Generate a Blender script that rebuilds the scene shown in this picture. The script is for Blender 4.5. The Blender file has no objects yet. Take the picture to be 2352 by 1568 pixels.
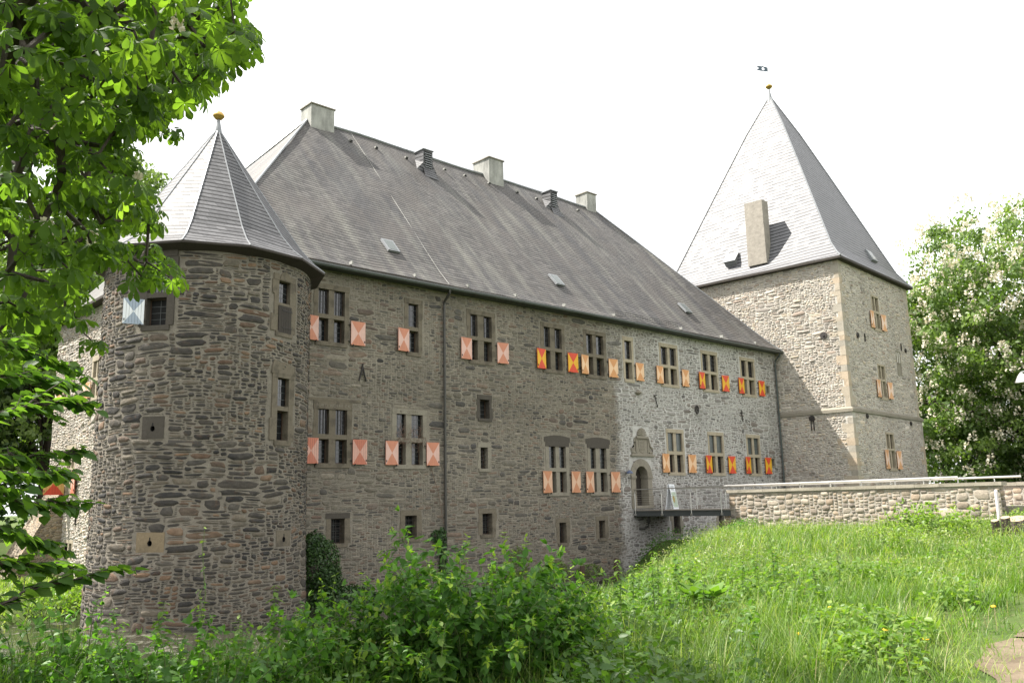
import bpy, math, random
import numpy as np
from mathutils import Vector, Matrix

random.seed(7)
rng = np.random.default_rng(7)
R = math.radians
scene = bpy.context.scene
COL = scene.collection

# ------------------------------------------------------------------ camera
YAW, PITCH, ROLL, F = 0.752146, 0.185014, -0.0219943, 1999.04   # focal length in units of a 2352 px wide frame
EYE = Vector((0.0, -28.0, 1.6))
_f = Vector((math.sin(YAW)*math.cos(PITCH), math.cos(YAW)*math.cos(PITCH), math.sin(PITCH)))
_r = Vector((math.cos(YAW), -math.sin(YAW), 0.0))
_u = _r.cross(_f)
_r2 = _r*math.cos(ROLL) + _u*math.sin(ROLL)
_u2 = -_r*math.sin(ROLL) + _u*math.cos(ROLL)
cam_d = bpy.data.cameras.new('camera')
cam = bpy.data.objects.new('camera', cam_d)
COL.objects.link(cam)
cam_d.sensor_width = 36.0
cam_d.lens = 36.0*F/2352.0
cam_d.clip_start = 0.1
cam_d.clip_end = 3000.0
cam.matrix_world = Matrix((( _r2.x, _u2.x, -_f.x, EYE.x), (_r2.y, _u2.y, -_f.y, EYE.y), (_r2.z, _u2.z, -_f.z, EYE.z), (0, 0, 0, 1)))
scene.camera = cam

# ------------------------------------------------------------------ sun and sky
SUN_TO = Vector((-0.415, 0.56, 1.0)).normalized()
SUN_EL = math.asin(SUN_TO.z)
sun_d = bpy.data.lights.new('sun', 'SUN')
sun_d.energy = 4.4
sun_d.angle = R(0.6)
sun_d.color = (1.0, 0.95, 0.87)
sun = bpy.data.objects.new('sun', sun_d)
COL.objects.link(sun)
sun.rotation_euler = SUN_TO.to_track_quat('Z', 'Y').to_euler()

world = bpy.data.worlds.new('World')
scene.world = world
world.use_nodes = True
wn, wl = world.node_tree.nodes, world.node_tree.links
wn.clear()
wo = wn.new('ShaderNodeOutputWorld')
sky = wn.new('ShaderNodeTexSky')
sky.sky_type = 'NISHITA'
sky.sun_disc = False
sky.sun_elevation = SUN_EL
sky.sun_rotation = math.atan2(SUN_TO.x, SUN_TO.y)
sky.dust_density = 3.0
bg1 = wn.new('ShaderNodeBackground'); bg1.inputs[1].default_value = 0.10
bg2 = wn.new('ShaderNodeBackground'); bg2.inputs[1].default_value = 0.74
wl.new(sky.outputs[0], bg1.inputs[0])
tc = wn.new('ShaderNodeTexCoord')
mp = wn.new('ShaderNodeMapping'); mp.inputs['Scale'].default_value = (1.0, 1.0, 2.2)
wl.new(tc.outputs['Generated'], mp.inputs[0])
n1 = wn.new('ShaderNodeTexNoise'); n1.inputs['Scale'].default_value = 2.1; n1.inputs['Detail'].default_value = 5; n1.inputs['Roughness'].default_value = 0.5
wl.new(mp.outputs[0], n1.inputs['Vector'])
cr = wn.new('ShaderNodeValToRGB')
cr.color_ramp.elements[0].position = 0.30; cr.color_ramp.elements[0].color = (0.415, 0.418, 0.425, 1)
cr.color_ramp.elements[1].position = 0.60; cr.color_ramp.elements[1].color = (1.0, 1.0, 1.0, 1)
wl.new(n1.outputs[0], cr.inputs[0]); wl.new(cr.outputs[0], bg2.inputs[0])
n2 = wn.new('ShaderNodeTexNoise'); n2.inputs['Scale'].default_value = 1.3; n2.inputs['Detail'].default_value = 4
wl.new(mp.outputs[0], n2.inputs['Vector'])
mr = wn.new('ShaderNodeMapRange'); mr.inputs[1].default_value = 0.3; mr.inputs[2].default_value = 0.55; mr.inputs[3].default_value = 0.97; mr.inputs[4].default_value = 1.0
wl.new(n2.outputs[0], mr.inputs[0])
mx = wn.new('ShaderNodeMixShader')
wl.new(mr.outputs[0], mx.inputs[0]); wl.new(bg1.outputs[0], mx.inputs[1]); wl.new(bg2.outputs[0], mx.inputs[2])
wl.new(mx.outputs[0], wo.inputs[0])

scene.view_settings.view_transform = 'Standard'
scene.view_settings.look = 'None'
scene.view_settings.gamma = 1.0
scene.view_settings.exposure = 1.7
scene.render.engine = 'CYCLES'
scene.cycles.max_bounces = 6
scene.cycles.transparent_max_bounces = 8
scene.cycles.use_denoising = True

# ------------------------------------------------------------------ helpers
def cam_px(P):
    """positions (n,3) -> pixel position in the 2352x1568 frame and depth"""
    d = np.asarray(P, float) - np.array(EYE)
    z = d @ np.array(_f)
    zz = np.where(z > 0.1, z, 0.1)
    return 1176 + F*(d @ np.array(_r2))/zz, 784 - F*(d @ np.array(_u2))/zz, z

def inpoly(x, y, poly):
    c = np.zeros(len(x), bool)
    n = len(poly)
    for i in range(n):
        x0, y0 = poly[i]; x1, y1 = poly[i-1]
        if y0 == y1: continue
        m = ((y0 > y) != (y1 > y)) & (x < (x1-x0)*(y-y0)/(y1-y0) + x0)
        c ^= m
    return c

def tag(o, label=None, cat=None, group=None, kind=None):
    if label: o['label'] = label
    if cat: o['category'] = cat
    if group: o['group'] = group
    if kind: o['kind'] = kind
    return o

def empty(name, loc=(0, 0, 0), rz=0.0, **k):
    o = bpy.data.objects.new(name, None)
    COL.objects.link(o)
    o.location = loc
    o.rotation_euler = (0, 0, rz)
    o.empty_display_size = 0.3
    return tag(o, **k)

class MB:
    """collects faces, builds one mesh object; automatic metre UVs"""
    def __init__(s):
        s.v = []; s.f = []; s.m = []; s.uv = []; s.sm = []
    def face(s, pts, m=0, uv=None, smooth=False):
        b = len(s.v)
        s.v += [tuple(p) for p in pts]
        s.f.append(tuple(range(b, b+len(pts)))); s.m.append(m); s.uv.append(uv); s.sm.append(smooth)
    def box(s, x0, x1, y0, y1, z0, z1, m=0, M=None, j=0.0):
        c = [(x0,y0,z0),(x1,y0,z0),(x1,y1,z0),(x0,y1,z0),(x0,y0,z1),(x1,y0,z1),(x1,y1,z1),(x0,y1,z1)]
        if j: c = [tuple(a + random.uniform(-j, j) for a in p) for p in c]
        if M is not None: c = [tuple(M @ Vector(p)) for p in c]
        for q in ((0,3,2,1),(4,5,6,7),(0,1,5,4),(1,2,6,5),(2,3,7,6),(3,0,4,7)):
            s.face([c[i] for i in q], m)
    def prism(s, poly, y0, y1, m=0, M=None):
        """polygon in x,z (counter-clockwise seen from -y) extruded y0..y1"""
        a = [(x, y0, z) for x, z in poly]; b = [(x, y1, z) for x, z in poly]
        if M is not None: a = [tuple(M @ Vector(p)) for p in a]; b = [tuple(M @ Vector(p)) for p in b]
        s.face(a, m); s.face(b[::-1], m)
        n = len(poly)
        for i in range(n):
            k = (i+1) % n
            s.face([a[k], a[i], b[i], b[k]], m)
    def tube(s, pts, r, n=8, m=0, cap=True, smooth=True):
        pts = [Vector(p) for p in pts]
        rs = r if isinstance(r, (list, tuple)) else [r]*len(pts)
        rings = []
        for i, p in enumerate(pts):
            d = (pts[min(i+1, len(pts)-1)] - pts[max(i-1, 0)])
            if d.length < 1e-9: d = Vector((0, 0, 1))
            d.normalize()
            a = Vector((0, 0, 1)) if abs(d.z) < 0.9 else Vector((1, 0, 0))
            x = d.cross(a).normalized(); y = d.cross(x)
            rings.append([tuple(p + (x*math.cos(2*math.pi*k/n) + y*math.sin(2*math.pi*k/n))*rs[i]) for k in range(n)])
        for i in range(len(pts)-1):
            for k in range(n):
                k2 = (k+1) % n
                s.face([rings[i][k], rings[i][k2], rings[i+1][k2], rings[i+1][k]], m, None, smooth)
        if cap:
            s.face(rings[0][::-1], m); s.face(rings[-1], m)
    def lathe(s, prof, cx=0, cy=0, n=16, m=0, smooth=True):
        for i in range(len(prof)-1):
            (r0, z0), (r1, z1) = prof[i], prof[i+1]
            for k in range(n):
                a0, a1 = 2*math.pi*k/n, 2*math.pi*(k+1)/n
                q = [(cx+r0*math.cos(a0), cy+r0*math.sin(a0), z0), (cx+r0*math.cos(a1), cy+r0*math.sin(a1), z0),
                     (cx+r1*math.cos(a1), cy+r1*math.sin(a1), z1), (cx+r1*math.cos(a0), cy+r1*math.sin(a0), z1)]
                if r0 < 1e-6: q = [q[0], q[2], q[3]]
                elif r1 < 1e-6: q = q[:3]
                s.face(q, m, None, smooth)
    def build(s, name, mats, parent=None, loc=None, merge=False, **k):
        me = bpy.data.meshes.new(name)
        me.from_pydata(s.v, [], s.f)
        uvl = me.uv_layers.new(name='UVMap')
        va = np.array(s.v, float)
        uvs = np.zeros((sum(len(f) for f in s.f), 2))
        li = 0
        for f, uv in zip(s.f, s.uv):
            n = len(f)
            if uv is not None:
                uvs[li:li+n] = uv
            else:
                p = va[list(f)]
                nn = np.zeros(3)
                for i in range(n):
                    nn += np.cross(p[i], p[(i+1) % n])
                L = np.linalg.norm(nn); nn = nn/L if L > 1e-12 else np.array([0, 0, 1.0])
                t = np.array([-nn[1], nn[0], 0.0]); tl = np.linalg.norm(t)
                t = t/tl if tl > 1e-3 else np.array([1.0, 0, 0])
                b = np.cross(nn, t)
                uvs[li:li+n, 0] = p @ t; uvs[li:li+n, 1] = p @ b
            li += n
        uvl.data.foreach_set('uv', uvs.ravel())
        if not isinstance(mats, (list, tuple)): mats = [mats]
        for mm in mats: me.materials.append(mm)
        me.polygons.foreach_set('material_index', s.m)
        me.polygons.foreach_set('use_smooth', s.sm)
        me.update()
        if merge:
            import bmesh
            bm = bmesh.new(); bm.from_mesh(me); bmesh.ops.remove_doubles(bm, verts=bm.verts, dist=1e-4); bm.to_mesh(me); bm.free()
        o = bpy.data.objects.new(name, me)
        COL.objects.link(o)
        if parent: o.parent = parent
        if loc is not None: o.location = loc
        return tag(o, **k)

def fast_mesh(name, V, tf, n_inst, k, mats, parent=None, tint=None, matidx=None, smooth=False, **kw):
    """V (n_inst*k,3), template faces tf with k verts per instance"""
    me = bpy.data.meshes.new(name)
    nv = len(V)
    me.vertices.add(nv)
    me.vertices.foreach_set('co', V.astype(np.float32).ravel())
    loops_t = np.concatenate([np.array(f) for f in tf])
    tot_t = np.array([len(f) for f in tf])
    loops = (loops_t[None, :] + (np.arange(n_inst)*k)[:, None]).ravel()
    tot = np.tile(tot_t, n_inst)
    start = np.concatenate([[0], np.cumsum(tot)[:-1]])
    me.loops.add(len(loops)); me.loops.foreach_set('vertex_index', loops.astype(np.int32))
    me.polygons.add(len(tot)); me.polygons.foreach_set('loop_start', start.astype(np.int32))
    me.polygons.foreach_set('loop_total', tot.astype(np.int32))
    if tint is not None:
        at = me.attributes.new('tint', 'FLOAT', 'POINT')
        at.data.foreach_set('value', np.repeat(tint, k).astype(np.float32))
    if not isinstance(mats, (list, tuple)): mats = [mats]
    for mm in mats: me.materials.append(mm)
    if matidx is not None:
        me.polygons.foreach_set('material_index', np.repeat(matidx, len(tf)).astype(np.int32))
    if smooth: me.polygons.foreach_set('use_smooth', np.ones(len(tot), bool))
    me.update(calc_edges=True)
    o = bpy.data.objects.new(name, me)
    COL.objects.link(o)
    if parent: o.parent = parent
    return tag(o, **kw)

def norm(a): return a/np.maximum(np.linalg.norm(a, axis=-1, keepdims=True), 1e-9)

def leaves(name, O, X, N, L, W, tmpl, mats, parent=None, bend=None, tint=None, origin=(0, 0, 0), **kw):
    """O origins, X direction of the leaf, N approximate normal, L length, W width"""
    tv, tf = tmpl
    tv = np.array(tv, float)
    X = norm(X); Y = norm(np.cross(N, X)); Z = np.cross(X, Y)
    n = len(O)
    if bend is None: bend = rng.uniform(-0.35, 0.05, n)
    x = tv[:, 0][None, :]; y = tv[:, 1][None, :]; z = tv[:, 2][None, :]
    V = (O[:, None, :] + (x*L[:, None])[..., None]*X[:, None, :] + (y*W[:, None])[..., None]*Y[:, None, :]
         + ((z*W[:, None]) + bend[:, None]*x*x*L[:, None])[..., None]*Z[:, None, :])
    V = V.reshape(-1, 3) - np.array(origin)
    if tint is None: tint = rng.uniform(0, 1, n)
    return fast_mesh(name, V, tf, n, len(tv), mats, parent, tint, **kw)

LEAF_OVATE = ([(0,0,0),(.25,.42,.10),(.25,0,0),(.25,-.42,.10),(.6,.40,.10),(.6,0,0),(.6,-.40,.10),(.88,.15,.04),(.88,-.15,.04),(1,0,0)],
              [(0,2,1),(0,3,2),(1,2,5,4),(2,3,6,5),(4,5,7),(5,6,8),(5,8,9,7)])
LEAF_OBOV = ([(0,0,0),(.35,.22,.05),(.35,0,0),(.35,-.22,.05),(.7,.5,.12),(.7,0,0),(.7,-.5,.12),(.88,.33,.08),(.88,-.33,.08),(1,0,0)],
             [(0,2,1),(0,3,2),(1,2,5,4),(2,3,6,5),(4,5,7),(5,6,8),(5,8,9,7)])
LEAF_SIMPLE = ([(0,0,0),(.45,.45,.10),(.5,0,0),(.45,-.45,.10),(1,0,0)], [(0,2,4,1),(0,3,4,2)])
BLADE = ([(0,.5,0),(0,-.5,0),(.4,-.42,0),(.4,.42,0),(.75,-.27,0),(.75,.27,0),(1,0,0)], [(0,1,2,3),(3,2,4,5),(5,4,6)])

# ------------------------------------------------------------------ materials
def new_mat(name):
    m = bpy.data.materials.new(name); m.use_nodes = True
    nt = m.node_tree; nt.nodes.clear()
    out = nt.nodes.new('ShaderNodeOutputMaterial')
    return m, nt, out

class G:
    """tiny node-graph writer"""
    def __init__(s, nt): s.nt = nt
    def n(s, typ, **kw):
        o = s.nt.nodes.new('ShaderNode'+typ)
        for k, v in kw.items(): setattr(o, k, v)
        return o
    def link(s, a, b): s.nt.links.new(a, b)
    def val(s, sock, v):
        if hasattr(v, 'node'): s.link(v, sock)
        else: sock.default_value = v
    def math(s, op, a, b=None, c=None, clamp=False):
        o = s.n('Math', operation=op); o.use_clamp = clamp
        s.val(o.inputs[0], a)
        if b is not None: s.val(o.inputs[1], b)
        if c is not None: s.val(o.inputs[2], c)
        return o.outputs[0]
    def vmath(s, op, a, b=None):
        o = s.n('VectorMath', operation=op)
        s.val(o.inputs[0], a)
        if b is not None: s.val(o.inputs[1], b)
        return o.outputs[0]
    def noise(s, vec, scale, detail=3, rough=0.5, out=0, dist=0.0):
        o = s.n('TexNoise')
        s.link(vec, o.inputs['Vector'])
        o.inputs['Scale'].default_value = scale; o.inputs['Detail'].default_value = detail
        o.inputs['Roughness'].default_value = rough; o.inputs['Distortion'].default_value = dist
        return o.outputs[out]
    def ramp(s, fac, stops, interp='LINEAR'):
        o = s.n('ValToRGB'); c = o.color_ramp; c.interpolation = interp
        while len(c.elements) < len(stops): c.elements.new(0.5)
        for e, (p, col) in zip(c.elements, stops):
            e.position = p; e.color = (col[0], col[1], col[2], 1) if not isinstance(col, (int, float)) else (col, col, col, 1)
        s.val(o.inputs[0], fac)
        return o.outputs[0]
    def mix(s, fac, a, b, blend='MIX'):
        o = s.n('Mix', data_type='RGBA', blend_type=blend)
        s.val(o.inputs[0], fac)
        for sock, v in ((o.inputs[6], a), (o.inputs[7], b)):
            if isinstance(v, tuple) and len(v) == 3: v = (*v, 1)
            s.val(sock, v)
        return o.outputs[2]
    def maprange(s, v, a, b, c=0.0, d=1.0, smooth=False):
        o = s.n('MapRange'); o.clamp = True
        if smooth: o.interpolation_type = 'SMOOTHSTEP'
        s.val(o.inputs[0], v)
        for i, x in enumerate((a, b, c, d)): s.val(o.inputs[i+1], x)
        return o.outputs[0]
    def uv(s): return s.n('UVMap').outputs[0]
    def obj(s): return s.n('TexCoord').outputs['Object']
    def scale(s, v, sc): return s.vmath('MULTIPLY', v, sc)
    def bump(s, h, strength=1.0, dist=0.02, normal=None):
        o = s.n('Bump'); o.inputs['Strength'].default_value = strength; o.inputs['Distance'].default_value = dist
        s.link(h, o.inputs['Height'])
        if normal is not None: s.link(normal, o.inputs['Normal'])
        return o.outputs[0]
    def bsdf(s, out, col, rough=0.8, normal=None, metallic=0.0, spec=0.5):
        o = s.n('BsdfPrincipled')
        if isinstance(col, tuple) and len(col) == 3: col = (*col, 1)
        s.val(o.inputs['Base Color'], col); s.val(o.inputs['Roughness'], rough)
        o.inputs['Metallic'].default_value = metallic
        o.inputs['Specular IOR Level'].default_value = spec
        if normal is not None: s.link(normal, o.inputs['Normal'])
        if out is not None: s.link(o.outputs[0], out.inputs[0])
        return o.outputs[0]

def stone_layer(g, uv, sx, sy, seed, warp=0.12):
    """returns edge distance, cell colour for a stretched rubble pattern"""
    w = g.noise(g.vmath('ADD', uv, (seed, seed*1.7, 0)), 2.2, 2, 0.5, out=1)
    w2 = g.noise(g.vmath('ADD', uv, (seed*3, 1.1, 0)), 9.0, 2, 0.6, out=1)
    v = g.vmath('ADD', uv, g.scale(g.vmath('SUBTRACT', w, (.5, .5, .5)), (warp*2.4, warp*1.0, 0)))
    v = g.vmath('ADD', v, g.scale(g.vmath('SUBTRACT', w2, (.5, .5, .5)), (warp*.45, warp*.3, 0)))
    v = g.scale(v, (sx, sy, 0))
    v = g.vmath('ADD', v, (seed*5.3, seed*2.1, 0))
    e = g.n('TexVoronoi', voronoi_dimensions='2D', feature='DISTANCE_TO_EDGE'); g.link(v, e.inputs['Vector']); e.inputs['Scale'].default_value = 1.0; e.inputs['Randomness'].default_value = 0.86
    c = g.n('TexVoronoi', voronoi_dimensions='2D', feature='F1'); g.link(v, c.inputs['Vector']); c.inputs['Scale'].default_value = 1.0; c.inputs['Randomness'].default_value = 0.86
    sep = g.n('SeparateColor'); g.link(c.outputs['Color'], sep.inputs[0])
    return e.outputs['Distance'], sep.outputs[0], sep.outputs[1]

def stone_mat(name, s1, s2, palA, mortA, palB=None, mortB=None, mask=None, mw=0.07, bumpd=0.05, seed=1.0, split=0.52, mottle=0.35):
    m, nt, out = new_mat(name); g = G(nt); uv = g.uv()
    d1, r1, q1 = stone_layer(g, uv, s1[0], s1[1], seed)
    d2, r2, q2 = stone_layer(g, uv, s2[0], s2[1], seed+3.3, 0.09)
    sel = g.maprange(g.noise(g.vmath('ADD', uv, (seed*9, 4, 0)), 0.9, 3, 0.6), split-.015, split+.015)
    def mixf(a, b):
        o = g.n('Mix', data_type='FLOAT'); g.link(sel, o.inputs[0]); g.link(a, o.inputs[2]); g.link(b, o.inputs[3]); return o.outputs[0]
    d, r, q = mixf(d1, d2), mixf(r1, r2), mixf(q1, q2)
    fine = g.noise(uv, 26, 4, 0.65)
    med = g.noise(uv, 7, 3, 0.6)
    big = g.noise(uv, 0.35, 3, 0.6)
    wv = g.math('MULTIPLY_ADD', g.math('SUBTRACT', med, 0.5), mw*1.6, g.math('ADD', mw, g.math('MULTIPLY', q, mw*0.5)))
    st = g.n('MapRange'); st.interpolation_type = 'SMOOTHSTEP'
    g.link(d, st.inputs[0]); g.link(g.math('MULTIPLY', wv, 0.75), st.inputs[1]); g.link(g.math('MULTIPLY', wv, 1.3), st.inputs[2])
    stone = st.outputs[0]
    def pal(p):
        n = len(p)
        return g.ramp(r, [(i/n, c) for i, c in enumerate(p)], 'CONSTANT')
    colA = pal(palA)
    rust = g.math('MULTIPLY', g.maprange(g.noise(uv, 3.2, 4, 0.7), .56, .68), .35)
    colA = g.mix(rust, colA, (0.16, 0.085, 0.04))
    mcA = g.mix(g.maprange(big, .3, .7), tuple(x*0.82 for x in mortA), mortA)
    A = g.mix(stone, mcA, colA)
    if palB:
        B = g.mix(stone, mortB, pal(palB))
        A = g.mix(mask(g, uv), A, B)
    A = g.mix(1.0, A, g.maprange(fine, .25, .75, 1-mottle, 1+mottle*.9), 'MULTIPLY')
    A = g.mix(1.0, A, g.maprange(big, .25, .75, .84, 1.14), 'MULTIPLY')
    hgt = g.math('ADD', g.math('MULTIPLY', g.maprange(d, 0, 0.30, 0, 1, True), 0.6), g.math('MULTIPLY', stone, 0.35))
    hgt = g.math('ADD', hgt, g.math('MULTIPLY', q, 0.25))
    hgt = g.math('ADD', hgt, g.math('MULTIPLY', med, 0.45))
    hgt = g.math('ADD', hgt, g.math('MULTIPLY', fine, 0.22))
    g.bsdf(out, A, 0.9, g.bump(hgt, 1.0, bumpd), spec=0.25)
    return m

def rgb(r, g_, b):
    f = lambda c: ((c/255+0.055)/1.055)**2.4 if c > 10 else c/255/12.92
    return (f(r), f(g_), f(b))

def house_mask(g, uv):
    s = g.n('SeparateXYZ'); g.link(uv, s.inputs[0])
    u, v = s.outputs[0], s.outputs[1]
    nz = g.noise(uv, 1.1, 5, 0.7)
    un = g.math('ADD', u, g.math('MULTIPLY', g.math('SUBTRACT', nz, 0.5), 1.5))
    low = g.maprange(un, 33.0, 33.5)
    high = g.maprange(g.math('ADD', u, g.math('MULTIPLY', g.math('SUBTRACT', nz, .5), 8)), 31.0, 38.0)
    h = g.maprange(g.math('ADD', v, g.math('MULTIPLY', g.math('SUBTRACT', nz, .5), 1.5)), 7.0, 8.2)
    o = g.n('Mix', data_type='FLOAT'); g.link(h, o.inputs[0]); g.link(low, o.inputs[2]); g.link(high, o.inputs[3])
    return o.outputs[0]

M_WALL = stone_mat('house_rubble', (2.6, 7.2), (4.4, 11.5),
    [(.060,.048,.034), (.118,.092,.060), (.046,.040,.033), (.130,.098,.060), (.135,.068,.036), (.082,.070,.050), (.150,.115,.072), (.055,.046,.036), (.105,.078,.048), (.150,.082,.044), (.074,.066,.054)],
    (.150, .120, .080),
    [(.165,.140,.112), (.21,.18,.15), (.125,.105,.085), (.19,.165,.135), (.23,.195,.155), (.115,.082,.06), (.18,.155,.125)],
    (.30, .275, .235), house_mask, mw=0.085, bumpd=0.035, seed=1.3, split=0.50)
M_TOWERR = stone_mat('round_tower_rubble', (2.0, 5.0), (3.9, 9.5),
    [(.034,.028,.023), (.044,.036,.030), (.072,.055,.040), (.030,.026,.023), (.055,.045,.035), (.150,.062,.026), (.040,.034,.029), (.092,.070,.048), (.036,.030,.026), (.062,.048,.036), (.098,.052,.030)],
    (.165, .124, .082), mw=0.085, bumpd=0.05, seed=2.1, split=0.49, mottle=.4)
M_TOWERS = stone_mat('square_tower_rubble', (2.4, 7.5), (4.0, 11.0),
    [(.23,.185,.135), (.29,.24,.18), (.18,.145,.11), (.26,.21,.155), (.31,.23,.145), (.15,.125,.10), (.21,.175,.135)],
    (.31, .265, .205), mw=0.075, bumpd=0.04, seed=4.4, split=0.5, mottle=.25)
M_BRIDGE = stone_mat('parapet_stone', (2.1, 4.2), (3.6, 7.0),
    [(.25,.19,.13), (.30,.24,.17), (.20,.15,.11), (.29,.20,.12), (.33,.26,.19), (.17,.14,.11), (.26,.205,.15)],
    (.36, .31, .24), mw=0.08, bumpd=0.05, seed=6.1, split=0.55, mottle=.25)

# ---- rubble masonry: every stone is a raised, uneven block set in the mortar of its wall
def vnoise(u, v, seed):
    """cheap smooth pseudo noise"""
    return (np.sin(u*1.7+seed+1.9*np.sin(v*1.3+seed*2))+np.sin(v*2.3-seed+1.4*np.sin(u*2.1+seed))+np.sin((u+v)*3.7+seed*3))/3
def rubble(name, parent, region, excl, fn, mats, cell=(.07, .04), big=(2, 9, 1, 4), relief=.03, gap=.016, seed=1, uvo=(0, 0), bigp=.12, bigmul=1.6, loc=None, warp=.035, jit=.16, pw=(3.5, 11)):
    r = np.random.default_rng(seed)
    u0, u1, v0, v1 = region; cu, cv = cell
    nu, nv = int((u1-u0)/cu), int((v1-v0)/cv)
    occ = np.zeros((nv, nu), bool)
    for a0, a1, b0, b1 in excl:
        i0, i1 = int(math.floor((a0-u0)/cu)), int(math.ceil((a1-u0)/cu)); j0, j1 = int(math.floor((b0-v0)/cv)), int(math.ceil((b1-v0)/cv))
        occ[max(j0, 0):max(j1, 0), max(i0, 0):max(i1, 0)] = True
    st = []
    zone = r.uniform(0, 6.28)
    for j in range(nv):
        i = 0; row = occ[j]
        while i < nu:
            if row[i]: i += 1; continue
            f = .8+.45*math.sin(i*cu*.8+zone+1.7*math.sin(j*cv*1.1)) 
            if r.random() < bigp: w = int(r.integers(big[0]+2, big[1]*bigmul)*max(f, .5)); h = int(r.integers(max(big[2]+1, 2), max(int(big[3]*bigmul*max(f, .6)), 3)+1))
            else: w = int(r.integers(big[0], big[1])*max(f, .55)); h = int(r.integers(big[2], big[3])); 
            h = max(h, 1); w = max(w, int(round(h*cv/cu*(1.5 if r.random() < .75 else .9))), 1)
            w = min(w, nu-i); h = min(h, nv-j)
            k = i
            while k < i+w and not row[k]: k += 1
            w = k-i
            h = min(h, max(1, int(w*cu/cv/1.25)))
            hh = 1
            while hh < h and not occ[j+hh, i:i+w].any(): hh += 1
            occ[j:j+hh, i:i+w] = True
            st.append((i, j, w, hh)); i += w
    S = np.array(st, float); n = len(S)
    cx = u0+(S[:, 0]+S[:, 2]/2)*cu; cy = v0+(S[:, 1]+S[:, 3]/2)*cv
    hw = S[:, 2]*cu/2-gap*r.uniform(.5, 1.5, n); hh = S[:, 3]*cv/2-gap*r.uniform(.45, 1.1, n)
    hw = np.maximum(hw, cu*.25); hh = np.maximum(hh, cv*.22)
    K = 10
    th = (np.arange(K)+.5)/K*2*np.pi
    th = th[None, :]+r.uniform(-.16, .16, (n, K))
    c, sn = np.cos(th), np.sin(th)
    p = r.uniform(pw[0], pw[1], n)[:, None]
    rad = (np.abs(c)**p+np.abs(sn)**p)**(-1/p)
    rad = rad*(1+r.uniform(-jit, .05, (n, K)))
    X = c*rad*hw[:, None]; Y = sn*rad*hh[:, None]
    sk = r.uniform(-.30, .30, n)[:, None]*np.minimum(hh, .06)[:, None]
    Y = Y+X/hw[:, None]*sk
    rel = relief*r.uniform(.35, 1.25, n)*np.clip(hh*2/.10, .5, 1.3)
    tx = r.uniform(-.35, .35, n); ty = r.uniform(-.3, .3, n)
    rings = []
    for sc_, o in ((1.04, -.004), (.975, .62), (.84, 1.0)):
        U_ = cx[:, None]+X*sc_; V_ = cy[:, None]+Y*sc_
        O_ = (o*rel)[:, None] if o > 0 else np.full((n, 1), o)
        O_ = O_*(1+(tx[:, None]*c+ty[:, None]*sn)*(.5 if o > 0 else 0))*np.ones((1, K))
        rings.append((U_, V_, O_))
    U = np.stack([q[0] for q in rings], 1).reshape(-1); Vv = np.stack([q[1] for q in rings], 1).reshape(-1); O = np.stack([q[2] for q in rings], 1).reshape(-1)
    Vw = Vv+warp*vnoise(U*.9, Vv*.9, seed); Uw = U+warp*.8*vnoise(Vv*1.3, U*.6, seed+4)
    P = fn(Uw, Vw, O)
    tf = []
    for q in range(2):
        for k in range(K):
            k2 = (k+1) % K; tf.append((q*K+k, q*K+k2, (q+1)*K+k2, (q+1)*K+k))
    tf.append(tuple(2*K+k for k in range(K)))
    tint = r.uniform(0, 1, n)
    o = fast_mesh(name, P, tf, n, 3*K, mats, parent, tint, smooth=False)
    me = o.data
    at = me.attributes.new('uvp', 'FLOAT_VECTOR', 'POINT')
    at.data.foreach_set('vector', np.stack([U+uvo[0], Vv+uvo[1], np.zeros_like(U)], 1).astype(np.float32).ravel())
    return o

def dz(c, k, gain):
    if c is None: return None
    if isinstance(c, list): return [dz(x, k, gain) for x in c]
    m_ = (c[0]+c[1]+c[2])/3
    return tuple((x+(m_-x)*k)*gain for x in c)
def block_mat(name, palA, palB=None, mask=None, mottle=.35, rust=.3, bumpd=.02, smear=None, smearB=None, amt=.7, k=.3, gain=1.15):
    palA, palB, smear, smearB = dz(palA, k, gain), dz(palB, k+.15, gain*1.05), dz(smear, k, gain), dz(smearB, k+.15, gain*1.05)
    m, nt, out = new_mat(name); g = G(nt)
    at = g.n('Attribute'); at.attribute_name = 'uvp'; uv = at.outputs['Vector']
    t = g.n('Attribute'); t.attribute_name = 'tint'; r_ = t.outputs['Fac']
    def pal(p): return g.ramp(r_, [(i/len(p), c) for i, c in enumerate(p)], 'CONSTANT')
    col = pal(palA)
    med = g.noise(g.scale(uv, (1, 1.6, 1)), 6, 4, .65); fine = g.noise(uv, 30, 4, .7); big = g.noise(uv, .4, 4, .6)
    if rust: col = g.mix(g.maprange(g.noise(uv, 4.5, 4, .7), .55, .70, 0, rust), col, (.17, .085, .035))
    if smear:
        sm = g.maprange(g.math('ADD', g.noise(uv, .55, 4, .65), g.math('MULTIPLY', g.noise(uv, 5, 3, .7), .25)), .56, .76, 0, amt)
        col = g.mix(sm, col, (*smear, 1))
    if palB:
        cb = pal(palB)
        if smearB: cb = g.mix(sm, cb, (*smearB, 1))
        col = g.mix(mask(g, uv), col, cb)
    w = g.n('TexWhiteNoise', noise_dimensions='1D'); g.link(r_, w.inputs['W'])
    col = g.mix(1.0, col, g.maprange(w.outputs[0], 0, 1, .80, 1.22), 'MULTIPLY')
    col = g.mix(1.0, col, g.maprange(med, .25, .75, 1-mottle, 1+mottle), 'MULTIPLY')
    col = g.mix(1.0, col, g.maprange(fine, .25, .75, .80, 1.2), 'MULTIPLY')
    col = g.mix(1.0, col, g.maprange(big, .3, .7, .86, 1.14), 'MULTIPLY')
    g.bsdf(out, col, .88, g.bump(g.math('ADD', med, g.math('MULTIPLY', fine, .5)), 1.0, bumpd), spec=.28)
    return m
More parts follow.
